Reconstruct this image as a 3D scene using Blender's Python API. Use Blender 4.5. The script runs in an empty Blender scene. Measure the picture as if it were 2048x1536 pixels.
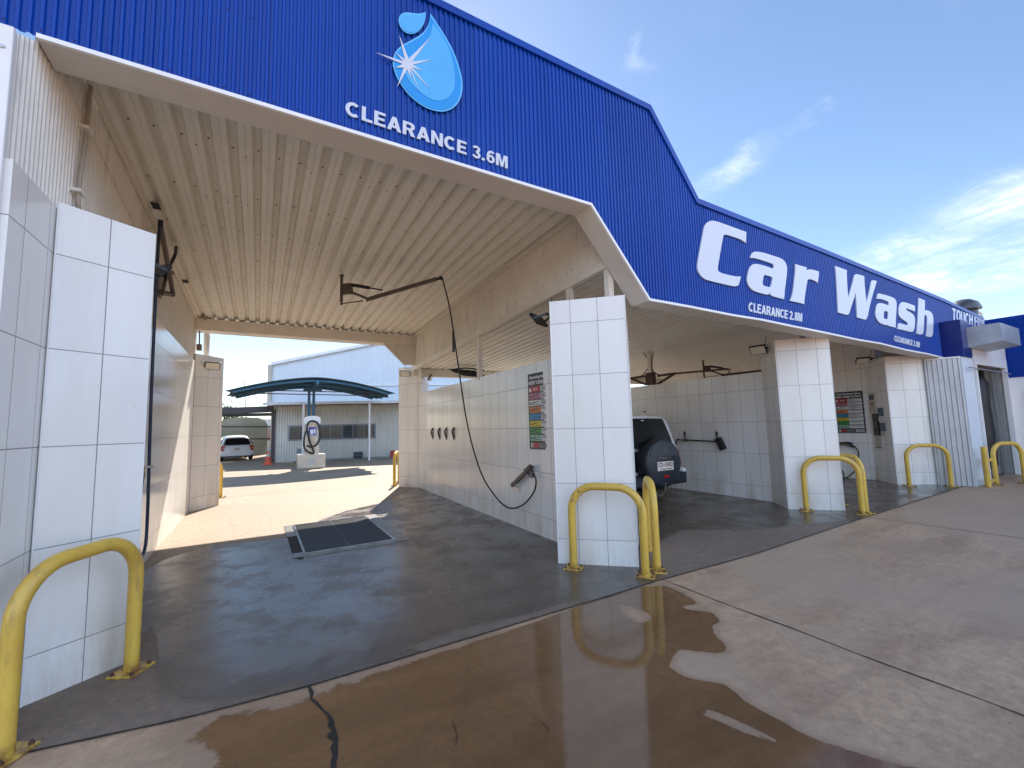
import bpy, bmesh, math, random
from mathutils import Vector, Matrix
from mathutils.geometry import tessellate_polygon
random.seed(7)
R = math.radians
SC = bpy.context.scene
COL = SC.collection
V = Vector

# ------------------------------------------------------------------ camera
YAW, PITCH, ROLL, FPX = .5308, .0944, -.0263, 863.6
CAM = V((0, -3.12, 1.42))
_fw = V((math.sin(YAW)*math.cos(PITCH), math.cos(YAW)*math.cos(PITCH), math.sin(PITCH)))
_r = V((math.cos(YAW), -math.sin(YAW), 0))
_u = _r.cross(_fw)
_r2 = _r*math.cos(ROLL) + _u*math.sin(ROLL)
_u2 = -_r*math.sin(ROLL) + _u*math.cos(ROLL)
cd = bpy.data.cameras.new('camera')
cam = bpy.data.objects.new('camera', cd)
COL.objects.link(cam)
cd.sensor_width = 36; cd.lens = FPX/2048*36; cd.clip_end = 3000; cd.clip_start = .05
cam.matrix_world = Matrix(((_r2.x, _u2.x, -_fw.x, CAM.x), (_r2.y, _u2.y, -_fw.y, CAM.y),
                           (_r2.z, _u2.z, -_fw.z, CAM.z), (0, 0, 0, 1)))
SC.camera = cam

def ray(px, py): return _fw + _r2*((px-1024)/FPX) - _u2*((py-768)/FPX)
def on(px, py, p, n):          # the point of the plane (p, n) seen at a photo pixel
    d = ray(px, py); n = V(n)
    return CAM + d*((V(p)-CAM).dot(n)/d.dot(n))
def onz(px, py, z=0): return on(px, py, (0, 0, z), (0, 0, 1))
def ony(px, py, y): return on(px, py, (0, y, 0), (0, 1, 0))
def onx(px, py, x): return on(px, py, (x, 0, 0), (1, 0, 0))

# ------------------------------------------------------------------ materials
def nn(nt, t, ins=None, **kw):
    n = nt.nodes.new(t)
    for k, v in kw.items(): setattr(n, k, v)
    for k, v in (ins or {}).items():
        s = n.inputs[k]
        if isinstance(v, bpy.types.NodeSocket): nt.links.new(v, s)
        elif hasattr(s.default_value, '__len__') and not hasattr(v, '__len__'): s.default_value = [v]*len(s.default_value)
        elif hasattr(s.default_value, '__len__') and len(s.default_value) == 4 and len(v) == 3: s.default_value = (*v, 1)
        else: s.default_value = v
    return n
def mth(nt, op, a, b=0., c=None, clamp=False):
    n = nn(nt, 'ShaderNodeMath', {0: a, 1: b} if c is None else {0: a, 1: b, 2: c}, operation=op, use_clamp=clamp)
    return n.outputs[0]
def mixc(nt, f, a, b, bt='MIX'):
    n = nn(nt, 'ShaderNodeMix', data_type='RGBA', blend_type=bt)
    for i, v in ((0, f), (6, a), (7, b)):
        s = n.inputs[i]
        if isinstance(v, bpy.types.NodeSocket): nt.links.new(v, s)
        else: s.default_value = v if i == 0 else (*v, 1)
    return n.outputs[2]
def mixf(nt, f, a, b):
    n = nn(nt, 'ShaderNodeMix', data_type='FLOAT')
    for i, v in ((0, f), (2, a), (3, b)):
        s = n.inputs[i]
        if isinstance(v, bpy.types.NodeSocket): nt.links.new(v, s)
        else: s.default_value = v
    return n.outputs[0]
def step(nt, x, a, b): return nn(nt, 'ShaderNodeMapRange', {0: x, 1: a, 2: b, 3: 0., 4: 1.}, interpolation_type='SMOOTHSTEP').outputs[0]
def noise(nt, co, sc, det=4, rough=.55, dist=0.): return nn(nt, 'ShaderNodeTexNoise', {'Vector': co, 'Scale': sc, 'Detail': det, 'Roughness': rough, 'Distortion': dist}).outputs[0]
def mapv(nt, co, s): return nn(nt, 'ShaderNodeMapping', {0: co, 3: s}).outputs[0]
def newmat(name):
    m = bpy.data.materials.new(name); m.use_nodes = True
    nt = m.node_tree; b = nt.nodes['Principled BSDF']
    co = nn(nt, 'ShaderNodeNewGeometry').outputs['Position']
    return m, nt, b, co
def lk(nt, a, b): nt.links.new(a, b)

def paint(name, col, rough=.5, metal=0., var=.12, vs=3., bump=0., bs=60., col2=None, dirt=0., spec=.5, coat=0.):
    m, nt, b, co = newmat(name)
    n1 = noise(nt, co, vs, 5, .6)
    c2 = col2 or tuple(c*(1-2*var) for c in col)
    c = mixc(nt, step(nt, n1, .3, .75), col, c2)
    if dirt:
        n2 = noise(nt, mapv(nt, co, (3., 3., .5)), 2.2, 6, .7)
        c = mixc(nt, mth(nt, 'MULTIPLY', step(nt, n2, .5, .8), dirt), c, (.16, .12, .08))
    lk(nt, c, b.inputs['Base Color'])
    b.inputs['Metallic'].default_value = metal
    b.inputs['Specular IOR Level'].default_value = spec
    b.inputs['Coat Weight'].default_value = coat
    n3 = noise(nt, co, vs*4, 3)
    lk(nt, mixf(nt, n3, max(.02, rough-.08), min(1, rough+.1)), b.inputs['Roughness'])
    if bump:
        bp = nn(nt, 'ShaderNodeBump', {'Strength': bump, 'Distance': .01, 'Height': noise(nt, co, bs, 4)})
        lk(nt, bp.outputs[0], b.inputs['Normal'])
    return m

def tile_mat(name, base):
    m, nt, b, co = newmat(name)
    uv = nn(nt, 'ShaderNodeUVMap').outputs[0]
    sx = nn(nt, 'ShaderNodeSeparateXYZ', {0: uv})
    u = mth(nt, 'DIVIDE', sx.outputs[0], .285); v = mth(nt, 'DIVIDE', mth(nt, 'SUBTRACT', sx.outputs[1], .245), .56)
    fu = mth(nt, 'FRACT', mth(nt, 'ADD', u, 100.)); fv = mth(nt, 'FRACT', mth(nt, 'ADD', v, 100.))
    du = mth(nt, 'MULTIPLY', mth(nt, 'MINIMUM', fu, mth(nt, 'SUBTRACT', 1., fu)), .285)
    dv = mth(nt, 'MULTIPLY', mth(nt, 'MINIMUM', fv, mth(nt, 'SUBTRACT', 1., fv)), .56)
    d = mth(nt, 'MINIMUM', du, dv)
    g = mth(nt, 'SUBTRACT', 1., step(nt, d, .0015, .0036))
    cu = mth(nt, 'FLOOR', mth(nt, 'ADD', u, 100.)); cv = mth(nt, 'FLOOR', mth(nt, 'ADD', v, 100.))
    cell = nn(nt, 'ShaderNodeCombineXYZ', {0: cu, 1: cv})
    wn = nn(nt, 'ShaderNodeTexWhiteNoise', {0: cell.outputs[0]}, noise_dimensions='2D').outputs[0]
    c = mixc(nt, wn, base, tuple(x*.93 for x in base))
    st = noise(nt, mapv(nt, co, (2., 2., .35)), 1.6, 6, .65)
    z = nn(nt, 'ShaderNodeSeparateXYZ', {0: co}).outputs[2]
    low = mth(nt, 'SUBTRACT', 1., step(nt, z, .02, .55))
    dirt = mth(nt, 'MULTIPLY', step(nt, st, .38, .7), mth(nt, 'ADD', mth(nt, 'MULTIPLY', low, .45), .13))
    c = mixc(nt, dirt, c, (.42, .31, .19))
    sp = mth(nt, 'MULTIPLY', step(nt, noise(nt, co, 38., 2), .72, .78), .25)
    c = mixc(nt, sp, c, (.35, .28, .2))
    c = mixc(nt, g, c, (.24, .235, .25))
    lk(nt, c, b.inputs['Base Color'])
    lk(nt, mixf(nt, g, mixf(nt, st, .10, .24), .8), b.inputs['Roughness'])
    tn = noise(nt, co, 1.3, 1)
    h = mth(nt, 'ADD', mth(nt, 'MULTIPLY', g, -.6), mth(nt, 'ADD', mth(nt, 'MULTIPLY', wn, .05), mth(nt, 'MULTIPLY', tn, 1.2)))
    bp = nn(nt, 'ShaderNodeBump', {'Strength': .25, 'Distance': .006, 'Height': h})
    lk(nt, bp.outputs[0], b.inputs['Normal'])
    return m

def concrete(name, dry, wetc, dry_rough=.75, wet_rough=.05, tint=None, sheen=False, bumpd=.35, patch=None, rear=None):
    m, nt, b, co = newmat(name)
    a = nn(nt, 'ShaderNodeAttribute', attribute_name='wet').outputs['Fac']
    nA = noise(nt, co, 1.1, 6, .62); nB = noise(nt, mapv(nt, co, (.35, 1.7, 1)), 1.7, 7, .65, .4); nC = noise(nt, co, 55., 4, .7); nE = noise(nt, co, 9., 5, .65); nF = noise(nt, co, .33, 4, .6, .5)
    jit = mth(nt, 'ADD', a, mth(nt, 'MULTIPLY', mth(nt, 'SUBTRACT', nE, .5), .30))
    w = step(nt, jit, .46, .54); damp = step(nt, jit, .08, .56)
    c = mixc(nt, step(nt, nA, .3, .72), dry, tuple(x*.74 for x in dry))
    if tint: c = mixc(nt, mth(nt, 'MULTIPLY', step(nt, nB, .40, .68), .85), c, tint)
    nG = noise(nt, co, 13., 9, .78)
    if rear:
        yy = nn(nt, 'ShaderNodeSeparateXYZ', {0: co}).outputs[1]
        c = mixc(nt, step(nt, mth(nt, 'ADD', yy, mth(nt, 'MULTIPLY', mth(nt, 'SUBTRACT', nA, .5), 2.)), 1.8, 4.2), c, rear)  # paler towards the back, putting sunlit brightness into the floor colour
    c = mixc(nt, 1., c, nn(nt, 'ShaderNodeCombineColor', {0: mth(nt, 'MULTIPLY_ADD', nG, 1.5, .25), 1: mth(nt, 'MULTIPLY_ADD', nG, 1.5, .25), 2: mth(nt, 'MULTIPLY_ADD', nG, 1.5, .25)}).outputs[0], 'MULTIPLY')
    if patch: c = mixc(nt, mth(nt, 'MULTIPLY', step(nt, nF, .42, .62), .75), c, patch)
    c = mixc(nt, mth(nt, 'MULTIPLY', step(nt, noise(nt, co, 3.7, 6, .72), .55, .75), .45), c, tuple(x*.6 for x in dry))
    c = mixc(nt, mth(nt, 'MULTIPLY', step(nt, nC, .56, .72), .4), c, tuple(x*.45 for x in dry))
    c = mixc(nt, mth(nt, 'MULTIPLY', step(nt, nC, .36, .28), .3), c, tuple(min(.8, x*1.35) for x in dry))
    c = mixc(nt, mth(nt, 'MULTIPLY', step(nt, noise(nt, co, 23., 3, .6), .69, .73), .7), c, tuple(x*.3 for x in dry))
    wc = mixc(nt, step(nt, nB, .33, .7), wetc, tuple(x*.66 for x in wetc))
    wc = mixc(nt, mth(nt, 'MULTIPLY', step(nt, nG, .44, .62), .4), wc, tuple(x*.55 for x in wetc))
    wc = mixc(nt, mth(nt, 'MULTIPLY', step(nt, nC, .5, .75), .35), wc, tuple(x*.5 for x in wetc))
    c = mixc(nt, mth(nt, 'MULTIPLY', damp, .35), c, wc)
    c = mixc(nt, w, c, wc)
    lk(nt, c, b.inputs['Base Color'])
    wr = mixf(nt, step(nt, nA, .35, .65), wet_rough, wet_rough*2.4) if not sheen else mixf(nt, step(nt, noise(nt, co, 1.9, 8, .68), .34, .66), wet_rough*.8, wet_rough*3.4)
    lk(nt, mixf(nt, w, mixf(nt, nE, dry_rough-.1, dry_rough+.12), wr), b.inputs['Roughness'])
    hb = mth(nt, 'ADD', mth(nt, 'MULTIPLY', nC, .5), mth(nt, 'ADD', mth(nt, 'MULTIPLY', noise(nt, co, 160., 2), .3), mth(nt, 'MULTIPLY', nE, .9)))
    bp = nn(nt, 'ShaderNodeBump', {'Distance': .006, 'Height': hb, 'Strength': mixf(nt, w, bumpd, .34 if sheen else .04)})
    lk(nt, bp.outputs[0], b.inputs['Normal'])
    return m

def sheeting(name, col, rough, spec):
    """painted sheet with vertical fade streaks and separate sheets of slightly different age"""
    m, nt, b, co = newmat(name)
    x = nn(nt, 'ShaderNodeSeparateXYZ', {0: co})
    sh_ = nn(nt, 'ShaderNodeTexWhiteNoise', {'W': mth(nt, 'FLOOR', mth(nt, 'DIVIDE', x.outputs[0], .76))}, noise_dimensions='1D').outputs[0]
    st = noise(nt, mapv(nt, co, (9., 9., .35)), 1., 5, .6); bl = noise(nt, co, .7, 4, .6)
    c = mixc(nt, sh_, col, tuple(v*1.14 for v in col))
    c = mixc(nt, mth(nt, 'MULTIPLY', step(nt, st, .45, .75), .35), c, tuple(v*.62 for v in col))
    c = mixc(nt, mth(nt, 'MULTIPLY', step(nt, bl, .45, .7), .22), c, (.02, .10, .42))
    c = mixc(nt, mth(nt, 'MULTIPLY', step(nt, noise(nt, mapv(nt, co, (14., 14., 1.2)), 1., 4, .7), .66, .8), .25), c, (.10, .12, .2))
    e = mth(nt, 'FRACT', mth(nt, 'DIVIDE', x.outputs[0], .76)); c = mixc(nt, mth(nt, 'MULTIPLY', mth(nt, 'LESS_THAN', e, .007), .7), c, tuple(v*.35 for v in col))
    lk(nt, c, b.inputs['Base Color']); b.inputs['Specular IOR Level'].default_value = spec
    lk(nt, mixf(nt, bl, rough-.08, rough+.12), b.inputs['Roughness'])
    return m

M = {}
M['tile'] = tile_mat('white wall tile', (.84, .825, .80))
M['blue'] = sheeting('blue painted sheeting', (.0004, .041, .305), .34, .26)
M['navy'] = paint('dark navy steel', (.004, .018, .17), .35, 0, .1, 1.)
M['white'] = paint('white painted steel', (.80, .80, .80), .4, 0, .04, 2.)
M['letter'] = paint('white acrylic lettering', (.56, .60, .69), .30, 0, .0, 2.)
M['cream'] = paint('cream painted steel sheet', (.83, .80, .735), .5, 0, .04, .7, dirt=.16)
M['creamwall'] = paint('cream corrugated lining', (.80, .76, .69), .5, 0, .06, 1.5, dirt=.4)
M['soffit'] = paint('grey cream flashing', (.64, .61, .57), .5, 0, .05, 1., dirt=.15)
M['beam'] = paint('cream painted beam', (.77, .72, .64), .5, 0, .06, 2., dirt=.2)
m, nt, b, co = newmat('yellow guard rail paint')
c = mixc(nt, step(nt, noise(nt, co, 3.5, 5, .6), .35, .7), (.69, .45, .075), (.60, .37, .06))
c = mixc(nt, mth(nt, 'MULTIPLY', step(nt, noise(nt, mapv(nt, co, (16., 16., 4.)), 1., 6, .7), .50, .72), .6), c, (.30, .19, .06))
chip = step(nt, noise(nt, co, 21., 4, .65), .665, .69)
c = mixc(nt, mth(nt, 'MULTIPLY', chip, .85), c, (.16, .12, .09))
low = mth(nt, 'SUBTRACT', 1., step(nt, nn(nt, 'ShaderNodeSeparateXYZ', {0: co}).outputs[2], .0, .08))
c = mixc(nt, mth(nt, 'MULTIPLY', low, step(nt, noise(nt, co, 14., 5, .7), .40, .62)), c, (.20, .085, .035))
lk(nt, c, b.inputs['Base Color']); lk(nt, mixf(nt, chip, .36, .7), b.inputs['Roughness'])
M['yellow'] = m
M['scuff'] = paint('bare scuffed steel', (.22, .20, .19), .5, .5)
M['rust'] = paint('rusty bolt', (.10, .05, .03), .7, .3)
M['dsteel'] = paint('dull galvanised arm', (.17, .14, .12), .45, .6, .15, 8.)
M['rustarm'] = paint('rusted boom steel', (.11, .065, .05), .6, .4, .2, 6.)
M['rubber'] = paint('black rubber', (.012, .012, .014), .42, 0, .1, 9.)
M['black'] = paint('black plastic', (.02, .02, .022), .4)
M['bluehose'] = paint('blue black hose', (.015, .03, .07), .4)
M['steel'] = paint('brushed stainless', (.62, .60, .56), .3, .9, .06, 6.)
M['galv'] = paint('galvanised steel', (.52, .54, .56), .42, .7, .12, 4.)
M['corrgrey'] = paint('grey corrugated sheet', (.55, .56, .58), .4, .3, .1, 1.5, dirt=.2)
M['lens'] = paint('flood lamp lens', (.82, .80, .72), .25)
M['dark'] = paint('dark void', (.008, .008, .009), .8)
M['grate'] = paint('dark grate steel', (.035, .032, .03), .4, .5, .2, 20.)
M['wetsteel'] = paint('wet steel edge', (.33, .32, .31), .22, .7, .2, 10.)
M['pad'] = paint('pale grout surround', (.20, .185, .165), .35, 0, .25, 6.)
M['shedwall'] = paint('pale shed cladding', (.62, .61, .56), .5, .1, .08, .8, dirt=.25)
M['shedblue'] = paint('pale blue white cladding', (.66, .72, .78), .45, 0, .04, .6)
M['glass'] = paint('dark window glass', (.018, .022, .026), .08, 0, .2, 1.5)
M['frame'] = paint('grey window frame', (.20, .24, .27), .4)
M['canopyblue'] = paint('blue canopy steel', (.03, .13, .23), .4)
M['fabric'] = paint('blue grey canopy fabric', (.035, .09, .14), .8, 0, .15, 2.)
M['carwhite'] = paint('white car paint', (.80, .81, .82), .25, 0, .02, 1., coat=.6)
M['cargrey'] = paint('dark grey car plastic', (.022, .028, .038), .38, 0, .1, 3.)
M['carblack'] = paint('black bumper plastic', (.018, .022, .03), .42)
M['redlight'] = paint('red lamp plastic', (.45, .01, .012), .2)
M['orangelight'] = paint('orange lamp plastic', (.75, .22, .08), .2)
M['plate'] = paint('number plate', (.80, .76, .68), .4)
M['ochre'] = paint('ochre plate characters', (.22, .05, .025), .5)
M['chrome'] = paint('chrome', (.75, .75, .76), .12, 1., .03)
M['cone'] = paint('orange cone plastic', (.72, .09, .03), .5)
M['red'] = paint('red crate plastic', (.42, .025, .02), .5)
M['purple'] = paint('purple label', (.10, .06, .36), .4)
M['olive'] = paint('olive tank', (.30, .29, .21), .6, 0, .12, 1., dirt=.3)
M['darkbeam'] = paint('dark carport steel', (.06, .055, .06), .55)
M['unit'] = paint('beige payment unit', (.55, .50, .42), .4)
M['screen'] = paint('blue grey display', (.09, .13, .2), .15)
M['seal'] = paint('black joint sealant', (.018, .016, .015), .7)
M['crackm'] = paint('dark crack line', (.03, .022, .018), .9)  # dark tone of the crack strips
M['bark'] = paint('bark', (.09, .07, .05), .9)
M['leafd'] = paint('dark foliage', (.035, .075, .02), .7, 0, .3, 3.)
M['leafl'] = paint('light foliage', (.09, .15, .04), .7, 0, .3, 3.)
def flat(name, c, r=.35): 
    if name not in M: M[name] = paint(name, c, r, 0, .04, 4.)
    return M[name]
M['forecourt'] = concrete('brown stained concrete', (.56, .36, .225), (.23, .118, .056), .66, .02, (.35, .21, .13), patch=(.45, .31, .215))
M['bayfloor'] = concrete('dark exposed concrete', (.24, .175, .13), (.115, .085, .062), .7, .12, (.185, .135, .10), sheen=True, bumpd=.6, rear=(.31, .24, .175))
M['yard'] = concrete('tan yard concrete', (.36, .285, .205), (.2, .17, .13), .75, .2, (.30, .225, .155))  # tan concrete in its own colour, mottled by noise
M['earth'] = paint('red brown earth', (.24, .16, .10), .9, 0, .2, .3)

# ------------------------------------------------------------------ mesh builder
class MB:
    def __init__(s): s.v = []; s.f = []; s.uv = {}; s.sm = set()
    def add(s, vs, fs, uvs=None, smooth=False):
        o = len(s.v); s.v += [V(p) for p in vs]
        for i, f in enumerate(fs):
            k = len(s.f); s.f.append([o+j for j in f])
            if uvs: s.uv[k] = uvs[i]
            if smooth: s.sm.add(k)
        return s
    def quad(s, a, b, c, d, uv=None): return s.add([a, b, c, d], [(0, 1, 2, 3)], [uv] if uv else None)
    def box(s, lo, hi, mat=None):
        x0, y0, z0 = lo; x1, y1, z1 = hi
        p = [V((x, y, z)) for z in (z0, z1) for y in (y0, y1) for x in (x0, x1)]
        if mat is not None: p = [mat @ q for q in p]
        return s.add(p, [(0, 2, 3, 1), (4, 5, 7, 6), (0, 1, 5, 4), (2, 6, 7, 3), (0, 4, 6, 2), (1, 3, 7, 5)])
    def bar(s, a, b, w, h, up=(0, 0, 1)):
        a = V(a); b = V(b); d = (b-a).normalized(); up = V(up)
        if abs(d.dot(up)) > .98: up = V((1, 0, 0))
        x = d.cross(up).normalized(); y = x.cross(d)
        p = [q + x*(sx*w/2) + y*(sy*h/2) for q in (a, b) for sx, sy in ((-1, -1), (1, -1), (1, 1), (-1, 1))]
        return s.add(p, [(3, 2, 1, 0), (4, 5, 6, 7), (0, 1, 5, 4), (1, 2, 6, 5), (2, 3, 7, 6), (3, 0, 4, 7)])
    def tube(s, path, r, n=10, cap=True, closed=False):
        path = [V(p) for p in path]; rr = r if hasattr(r, '__len__') else [r]*len(path)
        m = len(path); vs = []; x = None
        for i, p in enumerate(path):
            if closed: d = (path[(i+1) % m]-path[i-1]).normalized()
            else: d = (path[min(i+1, m-1)]-path[max(i-1, 0)]).normalized()
            if x is None:
                x = d.cross(V((0, 0, 1)))
                if x.length < .1: x = d.cross(V((1, 0, 0)))
            x = (x - d*x.dot(d)).normalized(); y = d.cross(x)
            vs += [p + (x*math.cos(2*math.pi*k/n) + y*math.sin(2*math.pi*k/n))*rr[i] for k in range(n)]
        fs = []
        for i in range(m if closed else m-1):
            j = (i+1) % m
            for k in range(n):
                l = (k+1) % n; fs.append((i*n+k, i*n+l, j*n+l, j*n+k))
        s.add(vs, fs, smooth=True)
        if cap and not closed:
            s.add(vs[:n], [tuple(range(n))[::-1]]); s.add(vs[-n:], [tuple(range(n))])
        return s
    def cyl(s, a, b, r0, r1=None, n=16): return s.tube([a, b], [r0, r0 if r1 is None else r1], n)
    def lathe(s, c, prof, n=20, axis=(0, 0, 1)):
        c = V(c); ax = V(axis).normalized(); x = ax.orthogonal().normalized(); y = ax.cross(x)
        vs = []
        for r, h in prof: vs += [c + ax*h + (x*math.cos(2*math.pi*k/n)+y*math.sin(2*math.pi*k/n))*r for k in range(n)]
        fs = [(i*n+k, i*n+(k+1) % n, (i+1)*n+(k+1) % n, (i+1)*n+k) for i in range(len(prof)-1) for k in range(n)]
        s.add(vs, fs, smooth=True); s.add(vs[:n], [tuple(range(n))[::-1]]); s.add(vs[-n:], [tuple(range(n))]); return s
    def poly(s, loops, dv):
        """polygon with holes (3d loops), extruded by dv"""
        loops = [[V(p) for p in l] for l in loops]; flatp = [p for l in loops for p in l]
        tri = tessellate_polygon(loops); dv = V(dv); n = len(flatp)
        s.add(flatp, [tuple(t) for t in tri]); s.add([p+dv for p in flatp], [tuple(t)[::-1] for t in tri])
        for l in loops:
            m = len(l)
            s.add(l + [p+dv for p in l], [(i, (i+1) % m, m+(i+1) % m, m+i) for i in range(m)])
        return s
    def prism(s, plan, z0, z1, tiled=None):
        """plan CCW polygon (x, y); tiled = list of u offsets per side"""
        n = len(plan)
        for i in range(n):
            a, b = plan[i], plan[(i+1) % n]; L = math.dist(a, b); u0 = tiled[i] if tiled else 0
            s.quad((*a, z0), (*b, z0), (*b, z1), (*a, z1), [(u0, z0), (u0+L, z0), (u0+L, z1), (u0, z1)])
        s.add([(*p, z1) for p in plan], [tuple(range(n))], [[(.15, .5)]*n]); return s
    def text(s, t, p00, p10, p01, depth, bold=.012, shear=0.):
        vs, fs = glyphs(t, bold, shear)
        p00, p10, p01 = V(p00), V(p10), V(p01); dp = V(depth)
        return s.add([p00 + (p10-p00)*a + (p01-p00)*b + dp*c for a, b, c in vs], fs)
    def build(s, name, mat, parent=None, loc=None, smooth=False, kind=None, label=None, cat=None, group=None, bevel=0., attr=None):
        if parent is not None:
            q = parent; 
            while q.parent: q = q.parent
            o0 = V(q.location)
        elif loc is not None: o0 = V(loc)
        else:
            o0 = V(((min(p.x for p in s.v)+max(p.x for p in s.v))/2, (min(p.y for p in s.v)+max(p.y for p in s.v))/2, min(p.z for p in s.v)))
        me = bpy.data.meshes.new(name)
        me.from_pydata([p-o0 for p in s.v], [], s.f)
        if s.uv:
            ul = me.uv_layers.new(name='UVMap')
            for k, uv in s.uv.items():
                for li, c in zip(me.polygons[k].loop_indices, uv): ul.data[li].uv = c
        if smooth: me.polygons.foreach_set('use_smooth', [True]*len(s.f))
        else:
            for k in s.sm: me.polygons[k].use_smooth = True
        if attr:
            at = me.attributes.new('wet', 'FLOAT', 'POINT'); at.data.foreach_set('value', attr)
        me.materials.append(M[mat] if isinstance(mat, str) else mat)
        bm = bmesh.new(); bm.from_mesh(me)
        if not attr and not s.uv: bmesh.ops.recalc_face_normals(bm, faces=bm.faces)
        bm.to_mesh(me); bm.free()
        o = bpy.data.objects.new(name, me); COL.objects.link(o)
        if parent is not None: o.parent = parent
        else: o.location = o0
        if bevel:
            b = o.modifiers.new('bevel', 'BEVEL'); b.width = bevel; b.segments = 2; b.limit_method = 'ANGLE'
        if kind: o['kind'] = kind
        if label: o['label'] = label
        if cat: o['category'] = cat
        if group: o['group'] = group
        return o

def _arc(cx, cy, rx, ry, a0, a1, n=12): return [(cx+rx*math.cos(R(a0+(a1-a0)*k/n)), cy+ry*math.sin(R(a0+(a1-a0)*k/n))) for k in range(n+1)]
def _band(pts, t):
    P = [V(p) for p in pts]; l, r = [], []
    for i, p in enumerate(P):
        d = (P[min(i+1, len(P)-1)]-P[max(i-1, 0)]).normalized(); q = V((-d.y, d.x))*t/2
        l.append(tuple(p+q)); r.append(tuple(p-q))
    return l + r[::-1]
def _el(cx, cy, rx, ry): return _arc(cx, cy, rx, ry, 0, 345, 23)
BLK = {   # bold grotesque capitals, cap height 1: width, [[outline, holes ...], ...]
 'C': (.76, [[_band(_arc(.40, .5, .30, .405, 48, 312, 22), .205)]]),
 'L': (.58, [[[(0, 0), (.58, 0), (.58, .18), (.21, .18), (.21, 1), (0, 1)]]]),
 'E': (.63, [[[(0, 0), (.63, 0), (.63, .18), (.21, .18), (.21, .42), (.57, .42), (.57, .59), (.21, .59), (.21, .82), (.62, .82), (.62, 1), (0, 1)]]]),
 'F': (.60, [[[(0, 0), (.21, 0), (.21, .41), (.54, .41), (.54, .58), (.21, .58), (.21, .82), (.60, .82), (.60, 1), (0, 1)]]]),
 'A': (.80, [[[(0, 0), (.22, 0), (.28, .2), (.52, .2), (.58, 0), (.80, 0), (.515, 1), (.285, 1)], [(.33, .37), (.47, .37), (.40, .66)]]]),
 'R': (.74, [[[(0, 0), (.21, 0), (.21, .39), (.33, .39), (.49, 0), (.74, 0), (.54, .45)] + _arc(.44, .72, .265, .28, -60, 90, 10) + [(0, 1)], [(.21, .83)] + _arc(.40, .69, .09, .14, 90, -90, 8) + [(.21, .55)]]]),
 'N': (.73, [[[(0, 0), (.2, 0), (.2, .64), (.52, 0), (.73, 0), (.73, 1), (.53, 1), (.53, .37), (.21, 1), (0, 1)]]]),
 'M': (.86, [[[(0, 0), (.19, 0), (.19, .74), (.35, 0), (.51, 0), (.67, .74), (.67, 0), (.86, 0), (.86, 1), (.58, 1), (.43, .34), (.28, 1), (0, 1)]]]),
 'T': (.66, [[[(.225, 0), (.435, 0), (.435, .82), (.66, .82), (.66, 1), (0, 1), (0, .82), (.225, .82)]]]),
 'H': (.73, [[[(0, 0), (.21, 0), (.21, .42), (.52, .42), (.52, 0), (.73, 0), (.73, 1), (.52, 1), (.52, .6), (.21, .6), (.21, 1), (0, 1)]]]),
 'O': (.80, [[_el(.40, .5, .40, .515), _el(.40, .5, .19, .33)]]),
 'U': (.73, [[_band([(.105, 1), (.105, .6)] + _arc(.365, .36, .26, .265, 180, 360, 14) + [(.625, .6), (.625, 1)], .205)]]),
 '3': (.58, [[_band(_arc(.28, .735, .185, .18, 168, -92, 14), .165)], [_band(_arc(.28, .275, .205, .195, 92, -165, 14), .175)]]),
 '2': (.58, [[_band(_arc(.29, .71, .195, .205, 172, -35, 12) + [(.33, .40), (.12, .13)], .18)], [[(.01, 0), (.57, 0), (.57, .18), (.01, .18)]]]),
 '6': (.60, [[_el(.30, .325, .29, .33), _el(.30, .315, .11, .165)], [_band(_arc(.345, .53, .245, .38, 50, 190, 12), .17)]]),
 '8': (.60, [[_el(.30, .745, .25, .265), _el(.30, .745, .085, .11)], [_el(.30, .285, .29, .30), _el(.30, .285, .11, .135)]]),
 '.': (.20, [[[(0, 0), (.2, 0), (.2, .2), (0, .2)]]]),
}
def block_text(m, t, p00, p10, p01, depth, gap=.085):
    p00, p10, p01, dp = V(p00), V(p10), V(p01), V(depth); x = 0; parts = []
    for c in t:
        if c == ' ': x += .30; continue
        wd, polys = BLK[c]; parts.append((x, polys)); x += wd+(gap if c != '.' else gap*1.6)
    W = x-gap
    for k, (x0, polys) in enumerate(parts):
        for i, loops in enumerate(polys):
            m.poly([[p00+(p10-p00)*((px+x0)/W)+(p01-p00)*py-dp*(.06*i) for px, py in l] for l in loops], dp)
_gl = {}
def glyphs(t, bold, shear=0.):
    k = (t, bold, shear)
    if k in _gl: return _gl[k]
    c = bpy.data.curves.new('t', 'FONT'); c.body = t; c.size = 1; c.offset = bold; c.extrude = .5; c.resolution_u = 4; c.shear = shear
    o = bpy.data.objects.new('t', c); COL.objects.link(o)
    bpy.context.view_layer.update()
    dg = bpy.context.evaluated_depsgraph_get()
    me = bpy.data.meshes.new_from_object(o.evaluated_get(dg))
    vs = [v.co.copy() for v in me.vertices]; fs = [tuple(p.vertices) for p in me.polygons]
    x0 = min(v.x for v in vs); x1 = max(v.x for v in vs)
    y0 = min(v.y for v in vs); y1 = max(v.y for v in vs)
    vs = [((v.x-x0)/(x1-x0), (v.y-y0)/(y1-y0), v.z+.5) for v in vs]
    bpy.data.objects.remove(o); bpy.data.curves.remove(c); bpy.data.meshes.remove(me)
    _gl[k] = (vs, fs); return _gl[k]

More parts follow.
